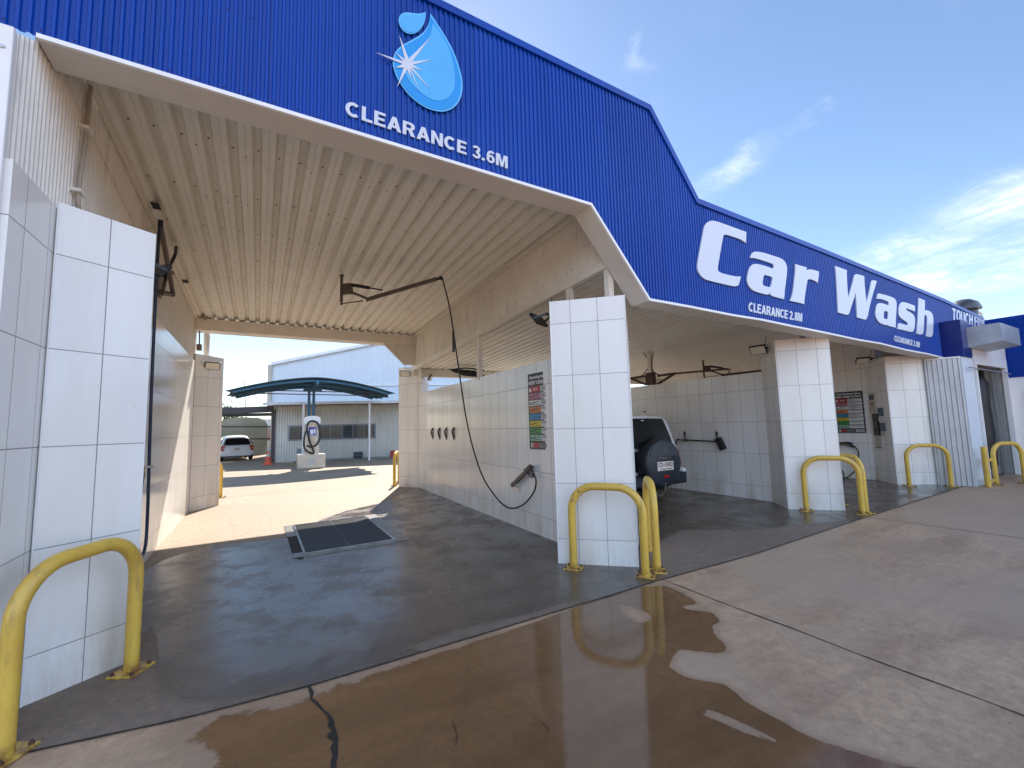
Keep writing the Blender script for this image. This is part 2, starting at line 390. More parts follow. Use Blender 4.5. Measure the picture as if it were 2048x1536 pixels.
def thing(name, label, cat, loc=(0, 0, 0), group=None):
    o = bpy.data.objects.new(name, None); COL.objects.link(o); o.location = loc
    o['label'] = label; o['category'] = cat
    o.empty_display_size = .1
    if group: o['group'] = group
    return o
def copy_thing(o, loc, rz, label):
    def cp(src, par):
        c = src.copy(); COL.objects.link(c)
        if par is not None: c.parent = par
        for ch in list(src.children): cp(ch, c)
        return c
    c = cp(o, None); c.location = loc; c.rotation_euler = (0, 0, rz); c['label'] = label
    return c
def lerp_table(tab, x):
    if x <= tab[0][0]: return tab[0][1]
    for (a, za), (b, zb) in zip(tab, tab[1:]):
        if x <= b: return za + (zb-za)*(x-a)/(b-a)
    return tab[-1][1]
def smooth_path(pts, n=8):
    P = [V(p) for p in pts]; P = [P[0]*2-P[1]] + P + [P[-1]*2-P[-2]]; out = []
    for i in range(1, len(P)-2):
        a, b, c, d = P[i-1:i+3]
        for k in range(n):
            t = k/n
            out.append(.5*((2*b) + (c-a)*t + (2*a-5*b+4*c-d)*t*t + (3*b-a-3*c+d)*t**3))
    out.append(P[-2]); return out

# ------------------------------------------------------------------ light and sky
SUN_AZ, SUN_EL = math.atan2(.42, .91), R(43)
sd = V((math.sin(SUN_AZ)*math.cos(SUN_EL), math.cos(SUN_AZ)*math.cos(SUN_EL), math.sin(SUN_EL)))
sl = bpy.data.lights.new('sun', 'SUN'); sl.energy = 3.6; sl.angle = R(.5); sl.color = (1, .925, .82)
so = bpy.data.objects.new('sun', sl); COL.objects.link(so); so.location = (20, 40, 40)
so.rotation_euler = sd.to_track_quat('Z', 'Y').to_euler()
w = bpy.data.worlds.new('World'); SC.world = w; w.use_nodes = True
nt = w.node_tree; bg = nt.nodes['Background']
sky = nn(nt, 'ShaderNodeTexSky', sky_type='NISHITA', sun_disc=False, sun_elevation=SUN_EL, sun_rotation=SUN_AZ, air_density=1.0, dust_density=.08, ozone_density=1.9)
tc = nn(nt, 'ShaderNodeTexCoord').outputs['Generated']
sp = nn(nt, 'ShaderNodeSeparateXYZ', {0: tc})
zz = mth(nt, 'MAXIMUM', sp.outputs[2], .06)
cx = mth(nt, 'DIVIDE', sp.outputs[0], zz); cy = mth(nt, 'DIVIDE', sp.outputs[1], zz)
cv = nn(nt, 'ShaderNodeCombineXYZ', {0: cx, 1: cy, 2: 0.}).outputs[0]
rot = nn(nt, 'ShaderNodeMapping', {0: cv, 1: (1.3, .4, 0), 2: (0, 0, R(20)), 3: (.45, 1.5, 1)}).outputs[0]
wv = nn(nt, 'ShaderNodeTexNoise', {'Vector': cv, 'Scale': 3.2, 'Detail': 5, 'Roughness': .6}).outputs[1]
wv = nn(nt, 'ShaderNodeVectorMath', {0: wv, 1: (.5, .5, .5)}, operation='SUBTRACT').outputs[0]
wv = nn(nt, 'ShaderNodeVectorMath', {0: wv, 3: .28}, operation='SCALE').outputs[0]
cvw = nn(nt, 'ShaderNodeVectorMath', {0: cv, 1: wv}, operation='ADD').outputs[0]
c1 = noise(nt, rot, 1.5, 9, .62, .6); c2 = noise(nt, mapv(nt, cvw, (2.2, 1., 1.)), 5., 8, .7, .6); c4 = noise(nt, cv, 1.1, 4, .5)
def seg(p0, p1, w0, w1, k):
    """wispy band of cloud along a line of the cloud layer"""
    vm = lambda op, a, b: nn(nt, 'ShaderNodeVectorMath', {0: a, 1: b}, operation=op)
    d = (p1[0]-p0[0], p1[1]-p0[1], 0); L2 = d[0]**2+d[1]**2
    q = vm('SUBTRACT', cvw, (*p0, 0)).outputs[0]
    t = mth(nt, 'DIVIDE', vm('DOT_PRODUCT', q, d).outputs['Value'], L2, clamp=True)
    foot = nn(nt, 'ShaderNodeVectorMath', {0: d, 3: t}, operation='SCALE').outputs[0]
    dist = nn(nt, 'ShaderNodeVectorMath', {0: vm('SUBTRACT', q, foot).outputs[0]}, operation='LENGTH').outputs['Value']
    w_ = mixf(nt, t, w0, w1)
    m = mth(nt, 'SUBTRACT', 1., step(nt, mth(nt, 'DIVIDE', dist, w_), .0, 1.3))
    return mth(nt, 'MULTIPLY', mth(nt, 'MULTIPLY', m, mth(nt, 'MULTIPLY_ADD', step(nt, c1, .32, .68), .85, .15)), mth(nt, 'MULTIPLY', mth(nt, 'MULTIPLY_ADD', step(nt, c2, .32, .68), .65, .35), k))
cl = mth(nt, 'MULTIPLY', mth(nt, 'MULTIPLY', step(nt, c1, .50, .82), step(nt, c4, .45, .65)), .15)
for a_ in (((1.66, 1.2), (1.61, .92), .12, .09, .55), ((1.61, .92), (1.55, .64), .08, .05, .42), ((.82, .70), (.90, .76), .03, .05, .35), ((3.5, 1.25), (3.1, .42), .30, .42, .95), ((4.6, 1.3), (4.3, .3), .9, 1.1, .95), ((2.6, 1.3), (2.63, 1.2), .04, .05, .6)):
    cl = mth(nt, 'MAXIMUM', cl, seg(*a_))
hz = mth(nt, 'SUBTRACT', 1., step(nt, sp.outputs[2], .0, .28))
cl = mth(nt, 'MAXIMUM', mth(nt, 'MINIMUM', cl, 1.), mth(nt, 'MULTIPLY', hz, .3))
sc_ = mixc(nt, mth(nt, 'MULTIPLY', cl, .85), sky.outputs[0], (8.6, 8.9, 9.2))
c3 = noise(nt, tc, 2.3, 7, .6)
fill_cloud = mth(nt, 'MULTIPLY', step(nt, mth(nt, 'MULTIPLY', sp.outputs[1], -1.), .05, .45), step(nt, sp.outputs[2], .02, .14))  # unseen bright cloud bank added behind the camera to fill the shade
fill_cloud = mth(nt, 'MULTIPLY', fill_cloud, step(nt, c3, .36, .56))
sc_ = mixc(nt, mth(nt, 'MULTIPLY', fill_cloud, mth(nt, 'SUBTRACT', 1., step(nt, sp.outputs[2], .62, .9))), sc_, (8.3, 11.0, 15.6))
lk(nt, sc_, bg.inputs[0]); bg.inputs[1].default_value = .068
SC.view_settings.view_transform = 'Standard'; SC.view_settings.look = 'None'
SC.view_settings.exposure = 1.5; SC.view_settings.gamma = 1
SC.cycles.max_bounces = 10; SC.cycles.diffuse_bounces = 8; SC.cycles.caustics_reflective = False
SC.cycles.sample_clamp_indirect = 6

# ------------------------------------------------------------------ ground
JT = [(-6, -.05), (-1.2, -.12), (-.9, -.16), (-.29, -.27), (.28, -.315), (1.5, -.31), (3.15, -.29), (4.52, -.33), (7.27, -.24), (11.7, -.14), (16, -.1)]
def joint(x): return lerp_table(JT, x)
def sdf(p, poly):
    x, y = p; ins = False; dm = 1e9; n = len(poly); j = n-1
    for i in range(n):
        xi, yi = poly[i]; xj, yj = poly[j]
        if (yi > y) != (yj > y) and x < (xj-xi)*(y-yi)/(yj-yi)+xi: ins = not ins
        dx, dy = xj-xi, yj-yi; t = max(0, min(1, ((x-xi)*dx+(y-yi)*dy)/(dx*dx+dy*dy+1e-12)))
        d = (x-xi-t*dx)**2+(y-yi-t*dy)**2
        if d < dm: dm = d
        j = i
    return (-1 if ins else 1)*math.sqrt(dm)
def gpoly(px): return [tuple(onz(x, y)[:2]) for x, y in px]
g = MB(); g.quad((-600, -600, -.03), (600, -600, -.03), (600, 900, -.03), (-600, 900, -.03)); g.build('ground', 'earth', kind='structure')
PUD = gpoly([(1180, 1203), (1287, 1172), (1330, 1170), (1358, 1181), (1394, 1202), (1390, 1208), (1364, 1210), (1370, 1217), (1394, 1220), (1425, 1225), (1440, 1238), (1436, 1244),
             (1425, 1248), (1427, 1266), (1445, 1280), (1454, 1294), (1449, 1302), (1430, 1305), (1400, 1302), (1368, 1297), (1358, 1299), (1346, 1313), (1339, 1325), (1344, 1335), (1358, 1345),
             (1380, 1355), (1409, 1361), (1430, 1363), (1450, 1368), (1470, 1382), (1486, 1399), (1520, 1418), (1558, 1437), (1600, 1460), (1640, 1478), (1716, 1504), (1819, 1530), (1900, 1550),
             (1900, 1700), (420, 1700), (432, 1536), (425, 1500), (386, 1476), (400, 1452), (440, 1432), (480, 1424), (560, 1414), (610, 1398), (660, 1378), (740, 1350), (850, 1314), (1000, 1266), (1100, 1232)])
ISL = [gpoly([(1232, 1203), (1250, 1209), (1268, 1214), (1290, 1222), (1303, 1232), (1300, 1240), (1280, 1246), (1262, 1240), (1252, 1228), (1240, 1216)]),
       gpoly([(1402, 1420), (1418, 1418), (1455, 1430), (1500, 1450), (1562, 1484), (1545, 1482), (1490, 1462), (1440, 1440), (1408, 1430)])]
def axis(parts):
    out = []
    for a, b, st in parts:
        n = max(1, round((b-a)/st)); out += [a+(b-a)*i/n for i in range(n)]
    return out + [parts[-1][1]]
def grid(xs, yf, z, wetf):
    m = MB(); at = []; rows = len(yf)
    for t in yf:
        for x in xs:
            y = t(x) if callable(t) else t
            m.v.append(V((x, y, z))); at.append(wetf(x, y))
    n = len(xs)
    m.f = [(j*n+i, j*n+i+1, (j+1)*n+i+1, (j+1)*n+i) for j in range(rows-1) for i in range(n-1)]
    return m, at
BAND = .16
def wet_fore(x, y):
    if not (-2 < x < 5 and y > -3.4): return 0.
    d = max(sdf((x, y), PUD), max(-sdf((x, y), q) for q in ISL))
    b = BAND if x > 1.6 else BAND*(1+3.5*min(1, (1.6-x)/1.2))
    return max(0., min(1., .5-d/b))
xs = axis([(-40, -6, 6), (-6, -1.6, .8), (-1.6, 3.9, .035), (3.9, 8, .3), (8, 60, 4)])
ys = axis([(-60, -8, 6), (-8, -2.9, .6), (-2.9, -.2, .03), (-.2, .4, .3)])
m, at = grid(xs, ys, -.005, wet_fore)
fore = m.build('forecourt_pavement', 'forecourt', loc=(0, -4, 0), kind='structure', attr=at)
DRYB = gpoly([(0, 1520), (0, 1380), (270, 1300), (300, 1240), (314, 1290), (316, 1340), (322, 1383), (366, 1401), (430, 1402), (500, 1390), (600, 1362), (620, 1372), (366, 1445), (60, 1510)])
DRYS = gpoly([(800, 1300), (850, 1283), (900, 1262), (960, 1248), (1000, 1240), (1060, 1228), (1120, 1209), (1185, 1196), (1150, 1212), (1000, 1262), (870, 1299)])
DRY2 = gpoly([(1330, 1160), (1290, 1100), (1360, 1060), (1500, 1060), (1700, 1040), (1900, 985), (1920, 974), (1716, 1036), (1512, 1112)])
LIT_DRY = gpoly([(270, 1150), (330, 1118), (420, 1090), (520, 1082), (590, 1072), (640, 1040), (690, 1022), (760, 1006), (850, 968), (830, 940), (600, 930), (400, 940)])  # floor kept dry and pale over the sunlit area, painting it brighter
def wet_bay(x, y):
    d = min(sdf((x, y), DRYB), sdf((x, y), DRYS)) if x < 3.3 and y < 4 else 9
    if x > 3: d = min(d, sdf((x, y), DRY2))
    if y > 2: d = min(d, sdf((x, y), LIT_DRY))
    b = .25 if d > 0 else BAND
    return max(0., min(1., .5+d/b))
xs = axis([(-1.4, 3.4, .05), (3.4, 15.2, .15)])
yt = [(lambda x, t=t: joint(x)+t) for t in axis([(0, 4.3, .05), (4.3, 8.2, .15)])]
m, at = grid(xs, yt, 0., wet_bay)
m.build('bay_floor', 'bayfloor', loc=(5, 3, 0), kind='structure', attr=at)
m, at = grid(axis([(-40, 60, 5)]), axis([(7.4, 60, 5)]), -.006, lambda x, y: 0.)
m.build('yard_ground', 'yard', loc=(0, 20, 0), kind='structure', attr=at)
# joints between slabs, crack
def strip(pts, wds, z=.0015):
    m = MB(); L = []
    for i, p in enumerate(pts):
        d = (V(pts[min(i+1, len(pts)-1)])-V(pts[max(i-1, 0)])).to_2d().normalized(); n = V((-d.y, d.x))
        L.append((V(p).to_2d()+n*wds[i]/2, V(p).to_2d()-n*wds[i]/2))
    for (a, b), (c, d) in zip(L, L[1:]): m.quad((a.x, a.y, z), (b.x, b.y, z), (d.x, d.y, z), (c.x, c.y, z))
    return m
jp = [(x, joint(x)-.006) for x in axis([(-3, 15, .12)])]
jm = strip(jp, [.010+.006*random.random() for _ in jp])
jm.build('joint', 'seal', fore)
for a, b in (((3.17, -.28), (3.08, -6)), ((7.44, -.26), (7.5, -6)), ((11.8, -.16), (11.8, -6))):
    P = [(a[0]+(b[0]-a[0])*t+.006*math.sin(t*40), a[1]+(b[1]-a[1])*t) for t in axis([(0, 1, .02)])]
    strip(P, [.005+.009*random.random() for _ in P], -.0015).build('joint', 'seal', fore)

cp_ = [(618, 1372), (624, 1385), (622, 1396), (633, 1404), (640, 1412), (646, 1419), (657, 1428), (663, 1440), (662, 1448), (668, 1458), (664, 1468), (672, 1480), (668, 1493), (671, 1508), (667, 1522), (668, 1545)]
cw = [.012, .02, .008, .014, .012, .008, .014, .02, .032, .014, .045, .02, .03, .022, .024, .02]
cm = strip([tuple(p) for p in gpoly(cp_)], cw, -.0012)
for (a, b) in (([(1080, 1440), (1092, 1452), (1098, 1462)], .003), ([(905, 1440), (915, 1470), (911, 1490)], .003)):
    strip([tuple(p) for p in gpoly(a)], [b]*len(a), -.0012).build('crack', 'crackm', fore)
cm.build('crack', 'crackm', fore)

# ------------------------------------------------------------------ car wash building
FB = [(-4, 3.575), (2.78, 3.575), (3.53, 2.71), (4.95, 2.70), (7.21, 2.675), (12.5, 2.56)]
FT = [(-4, 4.965), (3.72, 4.955), (4.46, 4.04), (7.49, 3.98), (12.51, 3.85), (15.2, 3.72)]
bld = thing('car_wash_building', 'long drive-through car wash with blue corrugated fascia over three white tiled bays', 'car wash building', (5.5, 3.5, 0))
PITCHX = .046
def prof(u, d):      # narrow rib profile, period 1
    u = u % 1
    if u < .42: return 0
    if u < .55: return (u-.42)/.13*d
    if u < .87: return d
    return (1-u)/.13*d
def corrugate(m, x0, x1, zb, zt, place, pitch=PITCHX, d=.012, extra=()):
    us = [0, .42, .55, .87]
    xs = sorted(set([x0, x1] + [e for e in extra if x0 < e < x1] + [(k+u)*pitch for k in range(int(x0/pitch)-1, int(x1/pitch)+2) for u in us if x0 < (k+u)*pitch < x1]))
    vs = []
    for x in xs:
        o = prof(x/pitch, d); vs += [place(x, o, zb(x)), place(x, o, zt(x))]
    m.add(vs, [(2*i, 2*i+2, 2*i+3, 2*i+1) for i in range(len(xs)-1)])
fm = MB()
corrugate(fm, -4, 12.22, lambda x: lerp_table(FB, x)+.002, lambda x: lerp_table(FT, x), lambda x, o, z: (x, -o, z), extra=[a for a, b in FB+FT])
corrugate(fm, 12.22, 15.2, lambda x: 2.55, lambda x: lerp_table(FT, x), lambda x, o, z: (x, -o, z))
fascia = fm.build('fascia', 'blue', bld)
# rivet heads on the fascia
rv = MB()
def dot(m, p, n, r):
    n = V(n).normalized(); x = n.orthogonal().normalized(); y = n.cross(x); p = V(p)
    m.add([p + (x*math.cos(k*math.pi/3)+y*math.sin(k*math.pi/3))*r for k in range(6)] + [p+n*r*.7], [(k, (k+1) % 6, 6) for k in range(6)])
for k in range(-24, 90):
    x = (k*3+.71)*PITCHX
    zb, zt = lerp_table(FB, x), lerp_table(FT, x)
    for f, keep in ((.035/(zt-zb), 1), (.42, .55), (.97-.03/(zt-zb), .8)):
        if random.random() < keep: dot(rv, (x+random.uniform(-.004, .004), -.012, zb+(zt-zb)*f), (0, -1, 0), .0085)
rv.build('rivets', 'navy', fascia, kind='stuff')
def miter(tab, off):
    pts = [V(p) for p in tab]; out = []
    for i, p in enumerate(pts):
        ns = []
        for a, b in ((i-1, i), (i, i+1)):
            if a >= 0 and b < len(pts):
                d = (pts[b]-pts[a]).normalized(); ns.append(V((d.y, -d.x)))
        n = sum(ns, V((0, 0)))/len(ns); n = n/n.length_squared
        out.append(p+n*off)
    return out
def ribbon(tab, o0, o1, y0, y1):
    a, b = miter(tab, o0), miter(tab, o1); m = MB()
    for i in range(len(tab)-1):
        c = [(a[i].x, y0, a[i].y), (b[i].x, y0, b[i].y), (b[i].x, y1, b[i].y), (a[i].x, y1, a[i].y)]
        d = [(a[i+1].x, y0, a[i+1].y), (b[i+1].x, y0, b[i+1].y), (b[i+1].x, y1, b[i+1].y), (a[i+1].x, y1, a[i+1].y)]
        fs = [(k, (k+1) % 4, 4+(k+1) % 4, 4+k) for k in range(4)]
        if i == 0: fs.append((3, 2, 1, 0))
        if i == len(tab)-2: fs.append((4, 5, 6, 7))
        m.add(c+d, fs)
    return m
TB = [(-1.08, 3.575), (2.78, 3.575), (3.53, 2.71), (4.2, 2.708), (4.95, 2.697), (5.6, 2.703), (6.3, 2.688), (7.21, 2.675), (8.3, 2.65), (9.1, 2.652), (10.2, 2.61), (11.2, 2.60), (12.12, 2.57)]
ribbon(TB, 0, .026, -.034, -.012).build('fascia_trim', 'white', bld, label='thin white edge strip under the blue fascia, dented in places')
ribbon(TB, .004, .022, -.0118, .225).build('soffit', 'soffit', bld)
ribbon([(-4, 4.965), (3.72, 4.955), (4.46, 4.04), (7.49, 3.98), (12.51, 3.85), (15.2, 3.72)], -.012, .055, -.03, .05).build('fascia_capping', 'blue', bld)
# roof sheets: pans with rib grooves running front to back
def roof(x0, x1, za, sl, y0, y1, pitch=.178, d=.058):
    m = MB(); xs = []; x = x0
    k = 0
    while x < x1:
        for a, o in ((0, 0), (.034, 0), (.040, .005), (.046, 0), (.088, 0), (.106, 1), (.150, 1), (.168, 0)):
            if x+a < x1: xs.append((x+a, o*d if o in (0, 1) else o))
        x += pitch
    xs.append((x1, 0)); vs = []
    nseg = 5
    for x, o in xs:
        for j in range(nseg+1):
            y = y0+(y1-y0)*j/nseg; vs.append((x, y, za-sl*y+o))
    q = nseg+1
    m.add(vs, [(i*q+j, i*q+j+1, (i+1)*q+j+1, (i+1)*q+j) for i in range(len(xs)-1) for j in range(nseg)])
    return m, [x0+.128+pitch*i for i in range(int((x1-x0)/pitch))]
def zc(y): return 3.90-.040*y
def zl(y): return 3.155-.043*y
m, ribs = roof(-1.09, 3.24, 3.90, .040, .0, 7.14)
rf = m.build('roof', 'cream', bld, label='high ribbed cream roof sheet over the first bay')
sm_ = MB()
for x in ribs:
    for y in (.32, 1.15, 2.0, 2.85, 3.7, 4.55, 5.4, 6.25):
        yy = y+random.uniform(-.03, .03); dot(sm_, (x+random.uniform(-.012, .012), yy, zc(yy)+.055), (0, 0, -1), .010)
        if random.random() < .5: dot(sm_, (x-.09, yy+.05, zc(yy)-.001), (0, 0, -1), .009)
sm_.build('screws', 'dark', rf, kind='stuff')
m, ribs = roof(3.25, 15.1, 3.155, .043, .02, 7.3)
rf2 = m.build('roof', 'cream', bld, label='low ribbed cream roof sheet over the right hand bays')
sm_ = MB()
for x in ribs:
    if x > 9: continue
    for y in (.5, 1.4, 2.3, 3.2, 4.1, 5.0, 5.9): dot(sm_, (x, y, zl(y)+.055), (0, 0, -1), .011)
sm_.build('screws', 'dark', rf2, kind='stuff')
# dark slabs under the left pan, standing in for the shade of holes
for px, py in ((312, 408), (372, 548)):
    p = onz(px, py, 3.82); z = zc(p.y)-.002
    hm = MB(); hm.box((p.x-.035, p.y-.08, z-.003), (p.x+.035, p.y+.08, z)); hm.build('opening_shade', 'dark', rf)
# corrugated linings
lm = MB()
corrugate(lm, -.21, 7.2, lambda y: 2.775, lambda y: (zc(y)+.03 if y > .02 else 3.425+(y+.2)*.62), lambda y, o, z: (-1.10+o, y, z), pitch=.05, d=.010, extra=(.02,))
lm.build('lining', 'creamwall', bld, label='corrugated lining above the left wall tiles')
lm = MB()
for (z, y0, y1) in ((3.62, .27, 4.6),):
    lm.bar((-1.088, y0, 3.64), (-1.088, 6.7, 2.98), .004, .012)
    lm.bar((-1.088, 1.0, 3.86), (-1.088, 6.8, 3.63), .012, .02)
lm.build('lap_joint', 'beam', bld)
lm = MB()
corrugate(lm, .0, 7.15, lambda y: 3.165-.043*y, lambda y: zc(y)+.03, lambda y, o, z: (3.205-o, y, z), pitch=.05, d=.009)
lm.build('lining', 'creamwall', bld, label='corrugated infill between the high and the low roof')
sm2 = MB()
for _ in range(60):
    y = random.uniform(.3, 6.5); z = random.choice((.12, .32, .55))+3.165-.043*y
    if z < zc(y)-.04: dot(sm2, (3.194, y, z), (-1, 0, 0), .007)
sm2.build('screws', 'dark', bld, kind='stuff')
bm_ = MB(); bm_.bar((3.22, .2, 3.16-.043*.2-.02), (3.22, 7.1, 3.16-.043*7.1-.02), .07, .09); bm_.build('beam', 'beam', bld, label='sloping edge beam under the corrugated infill')
bm_ = MB(); bm_.bar((3.165, .2, 3.865), (3.165, 7.0, 3.865-.27), .05, .03); bm_.build('roof_flashing', 'beam', bld); bm_ = MB(); bm_.bar((-1.065, .2, 3.875), (-1.065, 7.0, 3.60), .04, .03); bm_.build('roof_flashing', 'beam', bld)
bm_ = MB(); bm_.box((-1.09, 6.8, 3.37), (3.2, 7.13, 3.60)); bm_.build('beam', 'beam', bld, bevel=.006, label='rear beam across the first bay')
bm_ = MB(); bm_.box((3.2, 7.0, 2.66), (15, 7.16, 2.83)); bm_.build('beam', 'beam', bld, label='rear beam across the lower bays')
# chamfer panel at the rear of bay one
gm = MB(); zt_ = 3.394
for i in range(16):
    x0 = 2.42+.05*i; x1 = x0+.05
    if x1 > 3.2: x1 = 3.2
    def zb_(x): return zt_-max(0, (x-2.42))*.98 if x < 2.9 else 2.9
    for a, b, o in ((x0, x0+.02, 0), (x0+.02, x0+.026, .5), (x0+.026, x0+.044, 1), (x0+.044, x1, .5)):
        if b > a: gm.box((a, 6.86-o*.008, min(zb_(a), zb_(b))), (b, 6.90, zt_))
gm.build('corner_panel', 'creamwall', bld)
pm = MB(); pm.cyl((-.93, 7.18, 2.9), (-.93, 7.18, 3.7), .055, n=16); pm.lathe((-.93, 7.18, 3.31), [(.06, 0), (.066, .01), (.06, .02)]); pm.build('post', 'white', bld)
for x, y, z0 in ((3.24, .95, 2.2), (3.25, .28, 2.2)):
    pm = MB(); pm.box((x-.035, y-.035, z0), (x+.035, y+.035, zl(y)-.06)); pm.build('post', 'beam', bld)
pm = MB(); pm.box((3.2, 3.42, 2.2), (3.27, 3.51, 2.96)); pm.build('post', 'beam', bld, label='timber brown post on the wall top', )
for i, x in enumerate((7.75, 11.8)):
    pm = MB(); pm.box((x-.03, .5, 2.6), (x+.03, .56, zl(.5))); pm.build('post', 'beam', bld)
# walls and pillars (tiled)
def wall(name, plan, z0, z1, us, label=None): 
    m = MB(); m.prism(plan, z0, z1, us); return m.build(name, 'tile', bld, label=label)
wall('wall', [(-1.06, -.205), (-1.06, 7.0), (-1.40, 7.0), (-1.40, -.205)], 0, 2.765, [.12, 0, 0, 0], 'left boundary wall with glossy white tiles')
wall('wall', [(3.17, 6.95), (3.13, 1.0), (3.33, 1.0), (3.36, 6.95)][::-1] if False else [(3.13, 1.0), (3.34, 1.0), (3.50, 6.95), (3.32, 6.95)], 0, 2.235, [0, .1, 0, .06], 'dividing wall between the first and second bay')
wall('wall', [(7.58, 1.0), (7.78, 1.0), (7.92, 6.95), (7.74, 6.95)], 0, 2.235, [0, .1, 0, .05], 'dividing wall between the second and third bay')
wall('wall', [(11.80, 1.0), (12.1, 1.0), (12.1, 7.0), (11.86, 7.0)], 0, 3.12, [0, .1, 0, .0], 'end wall of the third bay')
def pillar(cx, tip, w, yw, yb, ht, us, label):
    plan = [(cx-.09, yb), (cx-w, yw), (cx, tip), (cx+w, yw), (cx+.09, yb)]
    m = MB(); m.prism(plan, 0, ht, us); o = m.build('pillar', 'tile', bld, label=label)
    t = MB()
    for p in ((cx-w, yw), (cx, tip), (cx+w, yw)): t.cyl((*p, 0), (*p, ht+.003), .005, n=8)
    t.build('corner_trim', 'white', o)
    return o
pm = MB(); pm.prism([(-1.055, .31), (-.65, .60), (-.66, .66), (-1.055, 1.02)], 0, 2.80, [.245-.498+.285, .2, 0, 0]); o = pm.build('pillar', 'tile', bld, label='splayed tiled pillar at the left entrance')
t = MB(); t.cyl((-.652, .603, 0), (-.652, .603, 2.803), .005, n=8); t.cyl((-1.05, .31, 0), (-1.05, .31, 2.803), .004, n=8); t.build('corner_trim', 'white', o)
pillar(3.25, .06, .57, .60, 1.12, 2.735, [0, .57-.785, 0, 0, 0], 'tiled arrow-shaped pillar between the first and second bay')
pillar(7.69, .13, .55, .66, 1.16, 2.67, [.1, -.012, 0, 0, 0], 'tiled arrow-shaped pillar between the second and third bay')
pillar(11.88, .18, .57, .68, 1.2, 2.64, [.1, -.012, 0, 0, 0], 'tiled arrow-shaped pillar at the right end of the third bay')
pm = MB(); pm.prism([(-1.055, 6.78), (-.64, 7.26), (-1.055, 7.75), (-1.4, 7.4)], 0, 2.91, [.0, .2, 0, 0]); pm.build('pillar', 'tile', bld, label='tiled rear pillar on the left of the opening')
pm = MB(); pm.prism([(3.36, 6.93), (3.72, 7.45), (3.34, 7.95), (2.97, 7.49)][::-1][::-1], 0, 2.90, [0, .2, 0, .0]); pm.build('pillar', 'tile', bld, label='tiled rear pillar behind the first dividing wall')
pm = MB(); pm.prism([(7.78, 6.95), (8.2, 7.45), (7.78, 7.95), (7.36, 7.45)], 0, 2.75, [0, .2, 0, .0]); pm.build('pillar', 'tile', bld, label='tiled rear pillar behind the second dividing wall')
# left street end of the wall
em = MB(); em.box((-1.42, -.235, 0), (-1.085, -.2055, 3.43)); em.box((-4, -.10, 0), (-1.42, -.06, 3.57)); o = em.build('wall_end', 'white', bld, bevel=.006)
em = MB(); em.bar((-1.30, -.238, 3.31), (-1.11, -.238, 3.31), .006, .014); em.bar((-1.30, -.238, 3.31), (-1.30, -.238, 2.4), .014, .006); em.build('panel_joint', 'galv', o)
em = MB(); em.box((-1.10, -.205, 2.775), (-1.088, -.19, 3.42)); em.build('corner_trim', 'white', o)
# right end: touch free bay
ca, cb = V((11.80, .20, 0)), V((11.99, -.29, 0)); cdv = (cb-ca).normalized(); cnv = V((cdv.y, -cdv.x, 0))
cm_ = MB(); corrugate(cm_, 0, (cb-ca).length, lambda s: 0, lambda s: 2.52, lambda s, o, z: ca+cdv*s+cnv*o+V((0, 0, z)), pitch=.075, d=.022)
cm_.build('end_cladding', 'corrgrey', bld, label='grey corrugated cladding beside the last tiled pillar')
cm_ = MB(); cm_.bar(ca+V((0, -.01, 2.53)), cb+V((0, 0, 2.53)), .05, .03); cm_.build('flashing', 'white', bld)
bx_ = MB(); bx_.box((12.11, -.33, 2.54), (12.62, -.012, 3.30)); bx_.build('fascia_box', 'navy', bld, bevel=.01, label='dark blue box projecting from the fascia end')
wp = MB(); wp.box((12.0, -.305, 0), (12.66, .1, 2.535)); wp.box((12.63, -.305, 2.536), (12.7, -.02, 2.75)); wp.build('end_panel', 'shedblue', bld, label='white panel left of the touch free doorway')
ab = MB(); ab.poly([[(12.42, -.33, 3.16), (12.42, -.80, 3.16), (12.42, -.80, 2.80), (12.42, -.33, 2.74)]], (1.35, 0, 0)); ab.build('awning', 'galv', bld, bevel=.008, label='grey metal hood over the touch free doorway')
fr = MB()
fr.box((12.70, -.34, 0), (12.78, -.26, 2.6)); fr.box((14.9, -.34, 0), (14.98, -.26, 2.6)); fr.box((12.78, -.335, 2.42), (14.9, -.265, 2.58)); fr.box((12.7, -.3, 2.58), (15.2, -.22, 3.2)); fr.build('door_frame', 'white', bld)
fr = MB(); fr.box((14.86, -.14, 0), (14.9, -.10, 2.42)); fr.box((14.86, -.22, 0), (14.9, -.19, 2.42)); fr.bar((12.1, -.37, 2.32), (15.1, -.37, 2.30), .012, .02); fr.build('door_track', 'galv', bld)
iw = MB(); iw.prism([(14.98, -.26), (15.2, -.26), (15.2, 6), (12.3, 6), (12.3, 5.8), (14.98, 5.8)], 0, 3.1, [0]*6); iw.build('wall', 'tile', bld, label='tiled wall inside the touch free bay')
iw = MB(); iw.lathe((14.75, .12, .1), [(.1, 0), (.17, .1), (.19, .8), (.17, 1.5), (.19, 2.0), (.1, 2.2)], 14); iw.box((14.7, .0, 2.2), (14.8, 1.6, 2.4)); iw.build('wash_gantry', 'black', bld)
iw = MB(); iw.cyl((14.96, .62, 1.0), (14.96, .62, 2.5), .015); iw.box((14.93, .55, 1.15), (14.98, .70, 1.3)); iw.box((14.93, .57, 1.75), (14.98, .67, 1.88)); iw.build('pipe', 'dsteel', bld)

